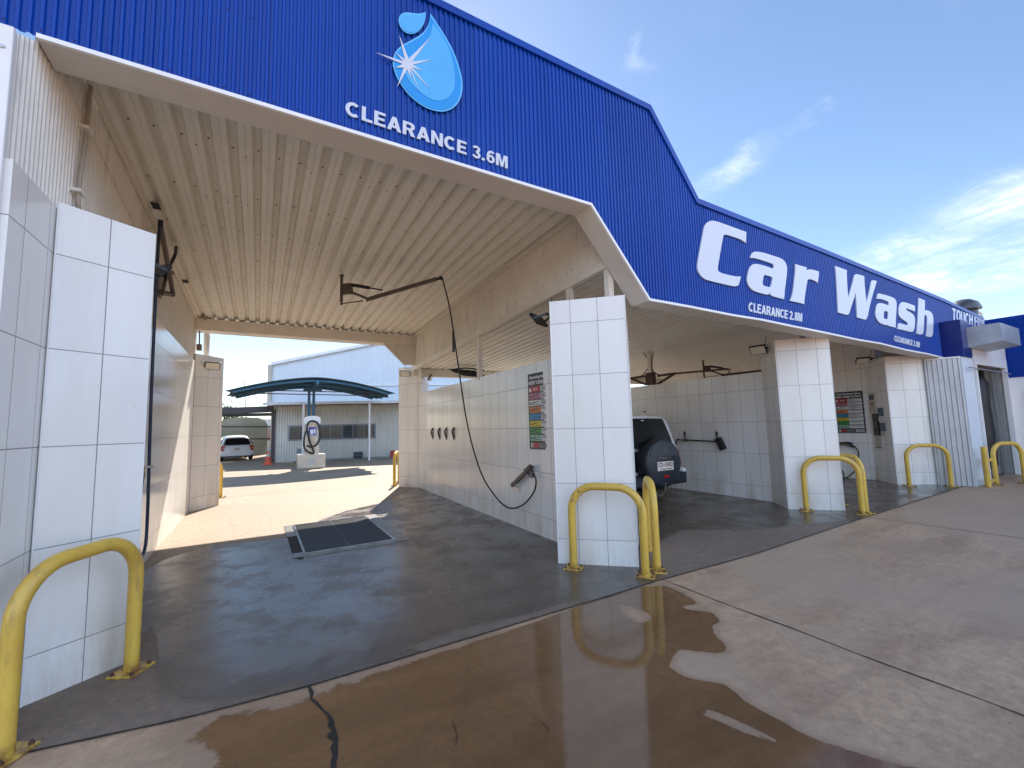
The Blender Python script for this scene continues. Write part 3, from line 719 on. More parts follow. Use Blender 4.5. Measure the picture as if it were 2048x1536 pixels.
# projecting wing at the far right
wing = thing('side_building', 'blue topped white building wing standing at right angles beyond the touch free bay', 'building', (17, -3, 0))
wm = MB(); corrugate(wm, -9, -.02, lambda s: 2.22, lambda s: 3.66, lambda s, o, z: (15.25-o, s, z)); wm.build('fascia', 'blue', wing)
wm = MB(); wm.box((15.27, -9, 0), (20, -.02, 2.25)); wm.build('wall', 'white', wing)
wm = MB(); wm.box((15.262, -1.6, 0), (15.30, -.55, 1.85)); d_ = wm.build('door', 'navy', wing)
wm = MB(); wm.box((15.24, -1.62, 1.85), (15.28, -.50, 1.90)); wm.box((15.24, -.55, 0), (15.28, -.50, 1.85)); wm.build('frame', 'white', d_)
wm = MB(); wm.box((15.252, -.70, 1.18), (15.262, -.585, 1.52)); wm.box((15.252, -.72, .85), (15.262, -.59, 1.16)); n_ = wm.build('notice', 'white', d_)
wm = MB()
for k in range(7): wm.box((15.249, -.69, 1.22+.04*k), (15.252, -.61-.02*(k % 3), 1.235+.04*k))
wm.build('notice_lines', flat('grey ink', (.2, .22, .24)), n_)

# ------------------------------------------------------------------ signs on the fascia
YS = -.028
def fas(pts, crop, zoom, y=YS): return [ony(crop[0]+x/zoom, crop[1]+y_/zoom, y) for x, y_ in pts]
def rnd(pts, n=3):       # soften a traced outline with corner cutting
    for _ in range(n-1):
        q = []
        for i, p in enumerate(pts):
            a, b = pts[i-1], pts[(i+1) % len(pts)]
            v1 = (p-a).normalized(); v2 = (b-p).normalized()
            if v1.dot(v2) < .35: q.append(p)                 # keep sharp corners
            else: q += [p*.75+a*.25, p*.75+b*.25]
        pts = q
    return pts
cw_ = thing('car_wash_sign', 'large white italic lettering reading Car Wash on the blue fascia', 'sign', ony(1600, 560, 0))
c1_ = ((1380, 420), 7.314); c2_ = ((1660, 520), 8.533)
LET = [
 (c1_, [[(320,153),(395,165),(600,240),(825,322),(820,480),(770,445),(700,412),(600,380),(525,357),(495,365),(485,390),(440,640),(405,850),(410,885),(440,915),(520,940),(660,970),(715,975),(745,970),(735,1020),(705,1130),(500,1085),(250,1025),(185,990),(130,920),(108,850),(112,770),(160,500),(205,260),(225,210),(265,170)]]),
 (c1_, [[(925,580),(1310,695),(1375,735),(1415,800),(1425,880),(1400,1080),(1385,1200),(1378,1305),(1185,1255),(1170,1215),(1150,1235),(1120,1238),(960,1195),(900,1160),(855,1100),(835,1030),(838,980),(860,880),(880,830),(915,795),(970,785),(1060,805),(1170,840),(1205,858),(1225,850),(1228,815),(1215,790),(1180,775),(1060,735),(960,705),(920,700),(880,700)], [(1085,948),(1110,950),(1190,975),(1207,990),(1205,1020),(1190,1100),(1170,1130),(1140,1125),(1075,1105),(1062,1080),(1070,1000)]]),
 (c1_, [[(1540,790),(1710,840),(1700,880),(1730,868),(1790,870),(1885,900),(1885,960),(1868,1065),(1830,1035),(1780,1015),(1730,1010),(1718,1030),(1695,1160),(1675,1300),(1672,1375),(1590,1355),(1460,1325),(1490,1270),(1510,1180),(1530,1000),(1545,870)]]),
 (c2_, [[(90,100),(290,175),(285,260),(300,500),(312,640),(340,560),(400,330),(425,225),(585,275),(590,400),(610,600),(622,720),(650,620),(690,450),(705,335),(800,358),(770,460),(720,620),(670,820),(632,1025),(550,1005),(465,980),(455,800),(442,545),(420,630),(360,800),(322,945),(230,920),(140,895),(130,700),(115,400),(100,180)]]),
 (c2_, [[(820,560),(1060,630),(1110,660),(1135,710),(1140,780),(1130,900),(1122,1060),(1125,1155),(1000,1125),(995,1105),(975,1115),(930,1105),(850,1075),(800,1010),(775,930),(785,830),(800,760),(830,735),(890,735),(960,760),(990,775),(1005,760),(1003,725),(985,705),(920,680),(850,660),(795,660),(810,600)], [(930,865),(985,880),(995,900),(990,1000),(975,1012),(925,1000),(915,980),(920,900)]]),
 (c2_, [[(1255,710),(1450,780),(1452,880),(1400,860),(1330,830),(1300,825),(1298,845),(1320,865),(1400,910),(1440,955),(1452,1010),(1450,1110),(1440,1190),(1410,1230),(1370,1225),(1250,1195),(1155,1175),(1165,1070),(1220,1085),(1300,1110),(1330,1110),(1330,1080),(1300,1050),(1220,1000),(1180,950),(1170,880),(1180,780),(1205,730)]]),
 (c2_, [[(1515,645),(1620,690),(1620,770),(1618,865),(1650,855),(1700,870),(1745,910),(1765,980),(1765,1100),(1755,1330),(1645,1300),(1655,1200),(1665,1000),(1650,950),(1625,935),(1610,950),(1605,1100),(1595,1285),(1480,1255),(1495,1100),(1505,880)]]),
]
for (cr, zo), loops in LET:
    m = MB(); m.poly([rnd(fas(l, cr, zo)) for l in loops], (0, .016, 0)); m.build('letter', 'letter', cw_)
def clearance(txt, px, label):
    """px: bottom left, bottom right, top left pixels of the text box"""
    a, b, c = [ony(x, y, -.019) for x, y in px]
    t = thing('clearance_sign', label, 'sign', (a+b)/2, 'clearance signs on the fascia')
    m = MB(); block_text(m, txt, a, b, c, (0, .010, 0)); m.build('lettering', 'letter', t)
clearance('CLEARANCE 3.6M', ((690.5, 228.5), (1015.5, 337), (691.5, 200)), 'white CLEARANCE 3.6M lettering under the water drop emblem')
clearance('CLEARANCE 2.8M', ((1497.5, 622.5), (1604.5, 643.5), (1498, 604)), 'white CLEARANCE 2.8M lettering below the word Car')
clearance('CLEARANCE 2.8M', ((1789, 682), (1839.5, 695), (1789.5, 670.5)), 'small white CLEARANCE 2.8M lettering below the end of Wash')
a, b, c = ony(1905, 639, -.02), ony(1975, 660, -.02), ony(1905, 616, -.02)
tf = thing('touch_free_sign', 'white TOUCH FREE lettering half hidden behind the blue fascia box', 'sign', (a+b)/2)
m = MB(); block_text(m, 'TOUCH FREE', a, b, c, (0, .01, 0)); m.build('lettering', 'letter', tf)
# emblem
emb = thing('water_drop_emblem', 'light blue water drop emblem with white sparkle above the clearance lettering', 'emblem', ony(860, 150, 0))
ce = ((600, 0), 4.096)
def layer(name, pts, y, mat, n=3):
    m = MB(); m.poly([rnd(fas(pts, *ce, y=y), n)], (0, .008, 0)); return m.build(name, mat, emb)
LB = flat('light blue acrylic', (.07, .40, .80)); MBl = flat('mid blue acrylic', (.0, .27, .72)); PB = flat('pale blue edge', (.11, .46, .84))
layer('small_drop', [(1030,98),(1028,150),(1010,210),(970,260),(915,280),(860,265),(820,220),(805,160),(820,120),(860,98),(930,108),(985,112)], -.026, PB)
layer('small_drop_face', [(1018,112),(1016,150),(1000,205),(965,250),(915,268),(868,254),(832,214),(820,162),(832,130),(862,113),(930,122),(985,124)], -.029, LB)
big = [(1070,110),(1130,200),(1200,310),(1260,420),(1310,560),(1335,680),(1325,790),(1280,870),(1210,910),(1130,915),(1020,880),(900,790),(810,670),(765,560),(758,490),(780,420),(840,365),(930,320),(1010,270),(1055,200)]
layer('large_drop', big, -.026, PB)
cxd, cyd = 1060, 590
layer('drop_band', [(cxd+(x-cxd)*.955, cyd+(y-cyd)*.955) for x, y in big], -.029, MBl)
layer('drop_face', [(1085,190),(1135,245),(1195,345),(1235,430),(1265,560),(1272,680),(1255,755),(1210,808),(1150,828),(1080,818),(990,762),(900,670),(860,600),(850,540),(880,470),(950,425),(1020,370),(1062,300),(1080,240)], -.032, LB)
tips = [(815,290),(1072,300),(1082,487),(1000,578),(1068,728),(982,745),(910,640),(795,715),(782,553),(620,428),(785,430)]
star = []; ctr = (882, 525)
tips.sort(key=lambda p: math.atan2(p[1]-ctr[1], p[0]-ctr[0]))
for i, p in enumerate(tips):
    a0 = math.atan2(p[1]-ctr[1], p[0]-ctr[0]); q = tips[(i+1) % len(tips)]; a1 = math.atan2(q[1]-ctr[1], q[0]-ctr[0])
    if a1 < a0: a1 += 2*math.pi
    am = (a0+a1)/2; rr = 42
    star += [p, (ctr[0]+rr*math.cos(am), ctr[1]+rr*math.sin(am))]
m = MB(); m.poly([fas(star, *ce, y=-.036)], (0, .006, 0)); m.build('sparkle', 'letter', emb)

# ------------------------------------------------------------------ guard hoops
def hoop_proto(L=.68, h=.80, r=.0375):
    t = thing('guard_hoop', '', 'guard hoop', (0, 0, 0), 'yellow guard hoops beside the pillars')
    c = .235; P = [V((0, 0, .01)), V((0, 0, h-c))]
    for k in range(1, 9): a = k/8*math.pi/2; P.append(V((c-c*math.cos(a), 0, h-c+c*math.sin(a))))
    for k in range(0, 9): a = k/8*math.pi/2; P.append(V((L-c+c*math.sin(a), 0, h-c+c*math.cos(a))))
    P.append(V((L, 0, .01)))
    m = MB(); m.tube(P, r, 20); m.build('rail', 'yellow', t)
    for x in (0, L):
        m = MB(); m.box((x-.085, -.078, 0), (x+.085, .078, .012)); b = m.build('base_plate', 'yellow', t, bevel=.002)
        for sx in (-1, 1):
            for sy in (-1, 1):
                m = MB(); m.lathe((x+sx*.064, sy*.056, .012), [(.013, 0), (.013, .008), (.006, .009), (.006, .018)], 6); m.build('bolt', 'rust', b)
    return t
hp = hoop_proto()
HO = [((-.95, -.16), (-.66, .38), 'large yellow guard hoop in front of the left tiled pillar'),
      ((2.71, .39), (3.12, -.16), 'scuffed yellow guard hoop before the left face of the middle pillar'),
      ((3.31, -.12), (3.77, .40), 'yellow guard hoop seen end on at the right side of the middle pillar'),
      ((7.22, .44), (7.58, -.11), 'front yellow guard hoop before the pillar by the parked four wheel drive'),
      ((7.73, -.12), (8.2, .42), 'yellow guard hoop half behind another, on the far side of the second front pillar'),
      ((11.23, .47), (11.71, -.03), 'yellow guard hoop before the last tiled pillar and grey cladding'),
      ((12.5, -.46), (13.2, -.75), 'yellow guard hoop cut off by the right edge, outside the touch free doorway'),
      ((2.92, 7.70), (3.2, 8.3), 'yellow guard hoop at the rear right pillar of the first bay'),
      ((-.69, 8.49), (-1.05, 8.0), 'yellow guard hoop at the rear left pillar of the first bay')]
for i, (a, b, lab) in enumerate(HO):
    rz = math.atan2(b[1]-a[1], b[0]-a[0])
    if i == 0: hp.location = (*a, 0); hp.rotation_euler = (0, 0, rz); hp['label'] = lab
    else:
        c = copy_thing(hp, (*a, 0), rz, lab)
        if i == 1:
            m = MB(); P = [(.035, .02, .60), (.055, .026, .63), (.09, .03, .672), (.13, .033, .71)]
            r0 = [c for c in hp.children if c.name.startswith('rail')][0]
            for (x0, x1) in ((0, .045), (.075, .16)):
                pp = []
                cc = .235
                for k in range(5):
                    a_ = (.15+ (0 if x0 == 0 else .3) + k*.06)*math.pi/2
                    pp.append(V((cc-cc*math.cos(a_), .020*-1, .80-cc+cc*math.sin(a_))))
                m.tube(pp, [.003, .017, .020, .018, .003], 8)
            for p in m.v: pass
            o = m.build('scuff_mark', 'scuff', None, loc=(0, 0, 0)); o.parent = c
pst = thing('guard_post', 'short yellow post linked to the guard hoop at the touch free doorway', 'post', (12.06, -.44, 0))
m = MB(); m.cyl((12.06, -.44, 0), (12.06, -.44, .76), .045); m.build('post', 'yellow', pst)
m = MB(); m.bar((12.1, -.44, .5), (12.45, -.45, .5), .03, .05); m.bar((12.1, -.44, .1), (12.45, -.45, .1), .03, .05); m.build('link', 'yellow', pst)

# ------------------------------------------------------------------ floodlights
def floodlight(pos, face, n, label, w=.25, h=.17):
    """pos: lamp centre, face: wall side direction (xy), n: lens normal"""
    pos = V(pos); n = V(n).normalized(); x = n.cross(V((0, 0, 1))).normalized(); y = x.cross(n)
    Mx = Matrix((x, y, n)).transposed().to_4x4(); Mx.translation = pos
    t = thing('floodlight', label, 'floodlight', pos, 'floodlights under the roof')
    m = MB(); m.box((-w/2, -h/2, -.035), (w/2, h/2, 0), Mx); hsg = m.build('housing', 'black', t, bevel=.006)
    m = MB(); m.box((-w/2+.014, -h/2+.014, .0005), (w/2-.014, h/2-.014, .003), Mx); m.build('lens', 'lens', t)
    m = MB(); f = V((*face, 0)).normalized(); e = pos+f*.16+V((0, 0, .05))
    for sx in (-1, 1): m.bar(Mx @ V((sx*(w/2+.006), 0, -.02)), e+x*sx*.05, .006, .025)
    m.bar(e-x*.06, e+x*.06, .025, .025); m.bar(e, e+f*.05, .03, .03)
    m.build('bracket', 'black', t)
    pp = smooth_path([e, e+V((0, 0, .09))+f*.03, e+V((0, 0, .2))+f*.05], 4)
    m = MB(); m.tube(pp, .005, 6); m.build('cable', 'black', t)
floodlight((-.80, 6.93, 2.70), (-.3, .95), (.18, -.75, -.62), 'pale lens floodlight on the rear left pillar below the round post')
floodlight((3.02, 7.12, 2.72), (.3, .9), (-.25, -.7, -.62), 'pale lens floodlight on the left face of the rear right pillar')
floodlight((3.66, 7.05, 2.63), (-.1, .9), (.7, -.45, -.55), 'tilted floodlight on the right face of the rear right pillar above the wall')
floodlight((2.88, 1.13, 2.66), (.3, -.7), (-.35, .75, -.62), 'black backed floodlight behind the top left edge of the middle pillar')
floodlight(onx(313, 547, -.70), (-.5, -.7), (.5, .6, -.65), 'black floodlight behind the top right edge of the left entrance pillar', .2, .14)
floodlight((7.22, .98, 2.56), (.5, -.1), (-.75, -.15, -.62), 'pale lens floodlight on the pillar side above the parked four wheel drive')
floodlight((11.45, 1.10, 2.62), (.5, -.3), (-.55, -.35, -.78), 'dark floodlight under the roof of the third bay above the instruction board')

# ------------------------------------------------------------------ swing arms and hoses
def swing_arm(p, d, L, rise, label, hosefn=None, mat='dsteel'):
    """p ceiling point, d horizontal direction"""
    p = V(p); d = V((*d, 0)).normalized(); up = V((0, 0, 1)); s = d.cross(up)
    t = thing('swing_arm', label, 'swing arm', p, 'ceiling swing arms for the wash hoses')
    m = MB(); m.cyl(p, p-up*.42, .022); m.lathe(p-up*.02, [(.035, 0), (.035, .015)]); m.cyl(p-up*.42, p-up*.47, .014, .02); m.build('pivot_post', mat, t)
    m = MB(); m.bar(p-up*.23+d*.0, p-up*.23+d*.17, .07, .16); m.build('pivot_box', mat, t, bevel=.004)
    a = p-up*.29+d*.17; b = p-up*.42+d*.46
    m = MB(); m.bar(a, b, .03, .035); m.build('lower_link', mat, t)
    g0 = p-up*.17+d*.16; g1 = p-up*.29+d*.66
    m = MB(); m.cyl(g0, g0.lerp(g1, .58), .026); m.cyl(g0.lerp(g1, .58), g1, .011); m.build('gas_strut', 'rubber', t)
    e = p-up*(.42-rise)+d*L
    m = MB(); m.bar(b-d*.06, e, .035, .055); m.build('arm', mat, t, bevel=.004)
    m = MB(); m.cyl(e-d*.02, e+d*.10, .018); m.cyl(e+d*.06-up*.02, e+d*.06+up*.035, .02); m.build('hose_swivel', 'rubber', t)
    m = MB(); m.tube(smooth_path([p-up*.45, p-up*.44+d*.15, p-up*.43+d*.35], 6), .009, 6); m.build('feed_pipe', mat, t)
    return e+d*.09
e1 = swing_arm((1.03, 3.65, 3.755), (.77, -.64), 1.50, .23, 'dull steel swing arm under the ceiling of the first bay')
def gun(t, grip, tipdir, hosedir, name='spray_gun'):
    m = MB(); g0 = V(grip); td = V(tipdir).normalized(); hd = V(hosedir).normalized()
    m.bar(g0-td*.05, g0+td*.13, .035, .055); m.bar(g0-td*.02, g0+hd*.16, .028, .034)
    m.tube(smooth_path([g0+td*.08+hd*.02, g0+td*.07+hd*.11, g0+hd*.17+td*.02], 5), .007, 6); m.bar(g0-td*.05, g0-td*.09+hd*.03, .02, .03)
    return m.build(name, 'black', t)
G = onx(1061, 940, 3.10); 
hz_ = thing('pressure_hose', 'long black pressure hose hanging from the ceiling arm to the wall in the first bay', 'hose', (3.0, 2.0, 0))
pl = V((1.03, 3.65, 0)); nl = (.64, .77, 0)
def hpt(px, py, f): return on(px, py, pl, nl).lerp(onx(px, py, 3.07), f)
hp_ = [e1, hpt(900, 620, 0), hpt(915, 720, 0), hpt(935, 850, .1), hpt(960, 940, .25), hpt(985, 985, .45), hpt(1015, 1015, .7), hpt(1045, 1010, .9), onx(1067, 985, 3.09), onx(1072, 962, 3.09), onx(1067, 948, 3.09)]
m = MB(); m.tube(smooth_path(hp_, 10), .0105, 10); m.build('hose', 'rubber', hz_)
m = MB(); q = hpt(907, 690, 0); m.cyl(q+V((0, 0, .2)), q-V((0, 0, .1)), .018); m.build('hose_guard', 'black', hz_)
m = MB(); m.cyl(onx(1068, 957, 3.09), onx(1065, 945, 3.09), .013); m.build('coupling', 'steel', hz_)
gun(hz_, onx(1058, 936, 3.09), onx(1022, 972, 3.12)-onx(1058, 936, 3.09), onx(1066, 950, 3.09)-onx(1058, 936, 3.09))
def holster(a, b, wallx, label):
    t = thing('gun_holster', label, 'holster', (a+b)/2, 'wall holsters for the spray guns')
    m = MB(); m.bar(a, b, .045, .05); m.build('tube', 'dsteel', t, bevel=.004)
    m = MB(); c = a.lerp(b, .2); m.bar(c, V((wallx, c.y, c.z-.05)), .03, .06); m.box((wallx-.012, c.y-.03, c.z-.12), (wallx, c.y+.03, c.z+.04)); m.build('bracket', 'steel', t); m = MB(); c = a.lerp(b, .85); m.bar(c, V((wallx, c.y, c.z)), .03, .03); m.build('bracket', 'steel', t)
holster(onx(1024, 971, 3.10), onx(1055, 941, 3.10), 3.165, 'grey metal holster tube on the wall right of the four clips')
# left wall arm and hose
la = thing('swing_arm', 'folded steel swing arm against the corrugated left wall of the first bay', 'swing arm', (-1.0, 3, 3), 'ceiling swing arms for the wash hoses')
A0, A1 = onx(321, 450, -.95), onx(347, 590, -.95)
m = MB(); m.bar(A0, A1, .04, .055); m.build('arm', 'dsteel', la, bevel=.004)
m = MB(); m.bar(A1, V((-1.09, A1.y-.1, A1.z)), .03, .05); m.bar(onx(325, 588, -1.0), onx(332, 552, -1.0), .03, .03); m.bar(onx(325, 588, -1.0), A1, .03, .035); m.box((-1.09, A1.y-.3, A1.z-.05), (-1.07, A1.y+.05, A1.z+.3)); m.build('wall_bracket', 'dsteel', la)
q0 = onz(352, 494, 3.76)
m = MB(); m.tube(smooth_path([q0, onx(350, 510, -.93), onx(340, 530, -.97), onx(329, 548, -1.0), onx(332, 560, -1.0)], 6), .018, 8); m.cyl(onx(329, 548, -1.0), onx(343, 546, -1.0), .03); m.build('feed_pipe', 'rubber', la)
m = MB(); m.cyl(A0-V((0, 0, .03)), A0+V((0, 0, .05)), .024); m.build('hose_swivel', 'rubber', la)
lh = thing('pressure_hose', 'blue black hose looped down beside the left entrance pillar', 'hose', (-.95, 2.5, 0))
hp_ = [A0-V((0, 0, .02)), onx(318, 470, -.95), onx(310, 620, -.95), onx(303, 780, -.95), onx(299, 900, -.95), onx(296, 1000, -.95), onx(293, 1070, -.95), onx(289, 1100, -.95), onx(283, 1114, -.95), onx(277, 1104, -.95), onx(276, 1070, -.95), onx(279, 1000, -.95), onx(284, 965, -.95), onx(287, 945, -.95)]
m = MB(); m.tube(smooth_path(hp_, 8), .0145, 10); m.build('hose', 'bluehose', lh)
m = MB(); m.cyl(onx(286, 950, -.95), onx(288, 935, -.95), .012); m.build('coupling', flat('brass', (.35, .2, .07), .35), lh)
m = MB(); q = onx(288, 934, -.97); m.bar(V((-1.06, q.y, q.z)), q+V((.08, 0, 0)), .025, .02); m.tube([q+V((.03, -.05, 0)), q+V((.05, 0, 0)), q+V((.03, .05, 0))], .008, 6); m.build('hose_hook', 'steel', lh)
# conduit on the left lining
cdt = thing('conduit_pipe', 'grey brown conduit running down the corrugated left wall lining', 'pipe', (-1.06, .7, 2.8))
m = MB(); p0, p1 = onx(187, 158, -1.06), onx(156, 392, -1.06); m.tube(smooth_path([p0+V((.12, .1, .06)), p0, p0.lerp(p1, .5), p1, p1+V((.0, .07, -.1))], 5), .014, 10); m.build('pipe', flat('grey conduit', (.40, .34, .28), .5), cdt)
m = MB()
for f in (.05, .45, .97):
    q = p0.lerp(p1, f); m.tube([q+V((.025, 0, -.012)), q+V((.025, 0, .012))], .003); m.box((q.x-.03, q.y-.045, q.z-.01), (q.x+.024, q.y+.045, q.z+.01))
m.build('clip', 'creamwall', cdt)
jb = thing('junction_box', 'small brown junction box with a thin cable above the rear left pillar', 'junction box', (-1.05, 6.75, 3.0))
m = MB(); q = onx(396, 695, -1.04); m.box((-1.06, q.y-.06, q.z-.06), (-.98, q.y+.06, q.z+.06)); m.build('box', flat('brown conduit', (.22, .17, .14)), jb, bevel=.006)
m = MB(); m.tube(smooth_path([V((-1.02, q.y, q.z+.06)), V((-1.03, q.y, q.z+.4)), V((-1.02, q.y-.02, zc(q.y)-.1)), V((-.9, q.y-.2, zc(q.y)-.01))], 6), .012, 8); m.build('cable', flat('brown conduit', (.22, .17, .14)), jb)
# bay two boom post on the wall, second swing arm
bp_ = thing('foam_boom', 'rusty twin boom on a square post standing on the second dividing wall', 'boom', (7.68, 3.72, 2.235))
m = MB(); m.box((7.645, 3.67, 2.235), (7.715, 3.76, 3.0)); m.build('post', 'beam', bp_)
m = MB(); m.box((7.62, 3.62, 2.24), (7.74, 3.82, 2.52)); m.build('pivot_box', 'rustarm', bp_)
def XY(px, py): return onx(px, py, 7.68)
for tag_, pts in (('boom', [(1315, 752), (1350, 747), (1456, 738)]), ('boom', [(1290, 752), (1262, 757), (1230, 762)])):
    m = MB(); P = [XY(*q) for q in pts]; m.bar(P[0], P[1], .05, .05); m.bar(P[1], P[2], .035, .035)
    q = XY(1314, 769) if P[2].y < 3.7 else XY(1292, 769); m.bar(q, P[1], .035, .045)
    if P[2].y < 3.7: m.tube(smooth_path([P[2], P[2]+V((0, -.02, -.08)), P[2]+V((0, -.01, -.3)), P[2]+V((0, 0, -.5))], 5), .01, 6)
    m.build(tag_, 'rustarm', bp_)
for pts in ([(1285, 703), (1297, 720), (1297, 733), (1290, 745), (1283, 752)], [(1307, 705), (1304, 720), (1304, 735), (1308, 744), (1319, 750)]):
    m = MB(); m.tube(smooth_path([XY(*q) for q in pts], 6), .011, 7); m.build('feed_hose', 'rubber', bp_)
e3 = swing_arm((10.06, 4.05, 2.98), (.62, -.78), 1.9, .08, 'brown swing arm under the ceiling of the third bay', mat='rustarm')
dh = thing('pressure_hose', 'black hose hanging from the swing arm in the third bay', 'hose', e3)
m = MB(); m.tube(smooth_path([e3, e3+V((.05, -.03, -.4)), V((11.6, 2.0, .6)), V((11.7, 1.8, .15)), onx(1690, 956, 11.7), onx(1710, 942, 11.74), onx(1716, 922, 11.74), onx(1717, 905, 11.74), onx(1712, 896, 11.74), onx(1707, 891, 11.74)], 8), .0125, 8); m.build('hose', 'rubber', dh)
gun(dh, onx(1694, 886, 11.74), V((0, 1, -.05)), onx(1708, 893, 11.74)-onx(1696, 886, 11.74))
holster(onx(1670, 888, 11.74), onx(1692, 887, 11.74), 11.80, 'grey holster on the third bay wall below the instruction board')
# clutter behind the wall top by rear pillar
cl_ = thing('coiled_hose', 'dark coiled hose under the low roof beside the rear right pillar', 'hose', (4.3, 6.6, 2.6))
m = MB()
for k in range(5):
    c = V((4.25+.06*k, 6.4, 2.74-.02*k)); m.tube([c+V((math.cos(a*.52)*.30, math.sin(a*.52)*.12, math.sin(a*.52)*.04)) for a in range(12)], .02, 6, closed=True)
m.tube(smooth_path([(3.9, 6.4, 2.76), (4.3, 6.4, 2.82), (4.8, 6.4, 2.78)], 5), .02, 6); m.build('coil', 'rubber', cl_)

# ------------------------------------------------------------------ instruction boards
ROWS = [((.42, .035, .04), 'STOP'), ((.46, .17, .25), 'gun'), ((.62, .60, .56), 'gun'), ((.62, .20, .05), 'gun'), ((.03, .25, .45), 'brush'), ((.68, .52, .04), 'gun'), ((.05, .28, .06), 'gun'), ((.27, .47, .36), 'gun')]
def board(o, ux, w, h, n, label):
    """o: top left corner, ux along reading direction"""
    o = V(o); ux = V(ux).normalized(); uz = V((0, 0, 1)); n = V(n).normalized()
    t = thing('instruction_board', label, 'sign', o+ux*w/2-uz*h, 'operating instruction boards')
    def P(a, b, c=0.): return o+ux*(a*w)-uz*(b*h)+n*c
    def slab(m, a0, b0, a1, b1, c0, c1):
        p = [P(a, b, c) for c in (c0, c1) for a, b in ((a0, b0), (a1, b0), (a1, b1), (a0, b1))]
        m.add(p, [(3, 2, 1, 0), (4, 5, 6, 7), (0, 1, 5, 4), (1, 2, 6, 5), (2, 3, 7, 6), (3, 0, 4, 7)])
    m = MB(); slab(m, 0, 0, 1, 1, 0, .006); m.build('board', flat('black board', (.02, .02, .03)), t)
    m = MB(); m.text('Operating Instructions', P(.06, .085, .006), P(.94, .085, .006), P(.06, .03, .006), n*.002, .03)
    m.text('INSERT COINS TO START', P(.04, .15, .006), P(.96, .15, .006), P(.04, .10, .006), n*.002, .03); m.build('heading_lettering', flat('board white', (.75, .74, .72)), t)
    y = .175; dh_ = (.905-y)/8; ink = flat('black ink', (.03, .03, .035)); 
    tl = MB(); ic = MB(); wl = MB()
    for i, (c, kind) in enumerate(ROWS):
        a, b = y+dh_*i, y+dh_*(i+1)-.014
        m = MB(); slab(m, .04, a, .46, b, .006, .0075); m.build('colour_panel', flat('row colour %d' % i, c), t)
        slab(wl, .465, a, .96, b, .006, .0075)
        for k in range(4 if i in (0, 1, 2, 4) else 2):
            slab(tl, .49, a+.008+.016*k, .93-.12*((k*7+i*3) % 4)*.6, a+.016+.016*k, .0075, .0085)
        if kind == 'gun':
            slab(ic, .20, a+.022, .40, a+.031, .0075, .009); slab(ic, .18, a+.022, .24, a+.038, .0075, .009); slab(ic, .17, a+.035, .20, b-.014, .0075, .009); slab(ic, .24, b-.022, .36, b-.014, .0075, .009); slab(ic, .39, b-.018, .43, b-.01, .0075, .009); slab(ic, .07, a+.03, .12, b-.02, .0075, .009)
        elif kind == 'brush':
            slab(ic, .1, a+.025, .40, a+.031, .0075, .009); slab(ic, .39, a+.02, .43, b-.02, .0075, .009); slab(ic, .12, b-.025, .36, b-.018, .0075, .009)
    st = MB(); a = y; b = y+dh_-.014
    st.text('STOP', P(.20, a+.062*.86, .0075), P(.36, a+.062*.86, .0075), P(.20, a+.028, .0075), n*.0015, .03); slab(st, .055, a+.022, .125, b-.008, .0075, .009); st.build('stop_lettering', flat('board white', (.75, .74, .72)), t)
    for aa, bb in ((.06, .14), (.66, .96)):
        m = MB(); slab(m, aa, .917, bb, .978, .006, .0075); m.build('text_panel', flat('board grey white', (.62, .62, .60)), t)
    m = MB(); slab(m, .15, .915, .34, .98, .006, .0075); m.build('colour_panel', flat('row colour 0', ROWS[0][0]), t)
    m = MB(); slab(m, .35, .915, .63, .98, .006, .0075); m.build('colour_panel', flat('grey panel', (.16, .16, .17)), t)
    for k in range(3): slab(tl, .69, .925+.018*k, .93, .932+.018*k, .0075, .0085); slab(tl, .075, .93+.014*k, .125, .936+.014*k, .0075, .0085)
    wl.build('text_panel', flat('board grey white', (.62, .62, .60)), t); tl.build('text_lines', flat('text grey', (.16, .16, .17)), t); ic.build('icons', ink, t)
board((3.143, 1.80, 2.095), (0.02, -1, 0), .62, 1.0, (-1, -.02, 0), 'colourful operating instruction board partly hidden by the middle pillar')
board((11.79, 1.86, 1.985), (0, -1, 0), .56, .95, (-1, 0, 0), 'whole operating instruction board on the third bay wall beside the payment unit')
# ------------------------------------------------------------------ payment unit in bay three
pu = thing('payment_unit', 'beige coin payment unit with small blue display and dark recess on the third bay wall', 'payment unit', (11.6, 1.0, 1.0))
pa, pb = V((11.79, 1.2, 0)), V((11.31, .68, 0)); pd = (pb-pa).normalized(); pn = V((-.735, .678, 0)); pn = V((pd.y, -pd.x, 0)); 
if pn.x > 0: pn = -pn
def PU(m, s0, z0, s1, z1, d0, d1):
    p = [pa+pd*s+V((0, 0, z))+pn*d for d in (d0, d1) for s, z in ((s0, z0), (s1, z0), (s1, z1), (s0, z1))]
    m.add(p, [(3, 2, 1, 0), (4, 5, 6, 7), (0, 1, 5, 4), (1, 2, 6, 5), (2, 3, 7, 6), (3, 0, 4, 7)])
for nm, mt, (s0, z0, s1, z1, d) in (('faceplate', 'unit', (.05, 1.48, .27, 1.90, .02)), ('display', 'screen', (.07, 1.76, .25, 1.87, .024)), ('recess', 'black', (.13, .98, .32, 1.46, .03)), ('coin_panel', 'screen', (.33, 1.40, .5, 1.58, .02)),
        ('coin_panel', 'steel', (.33, 1.28, .5, 1.39, .02)), ('coin_panel', 'screen', (.36, 1.08, .52, 1.26, .02)), ('coin_panel', 'unit', (.36, .98, .52, 1.07, .02)), ('lower_plate', 'unit', (.12, .72, .33, .96, .01))):
    m = MB(); PU(m, s0, z0, s1, z1, 0, d); m.build(nm, mt, pu)
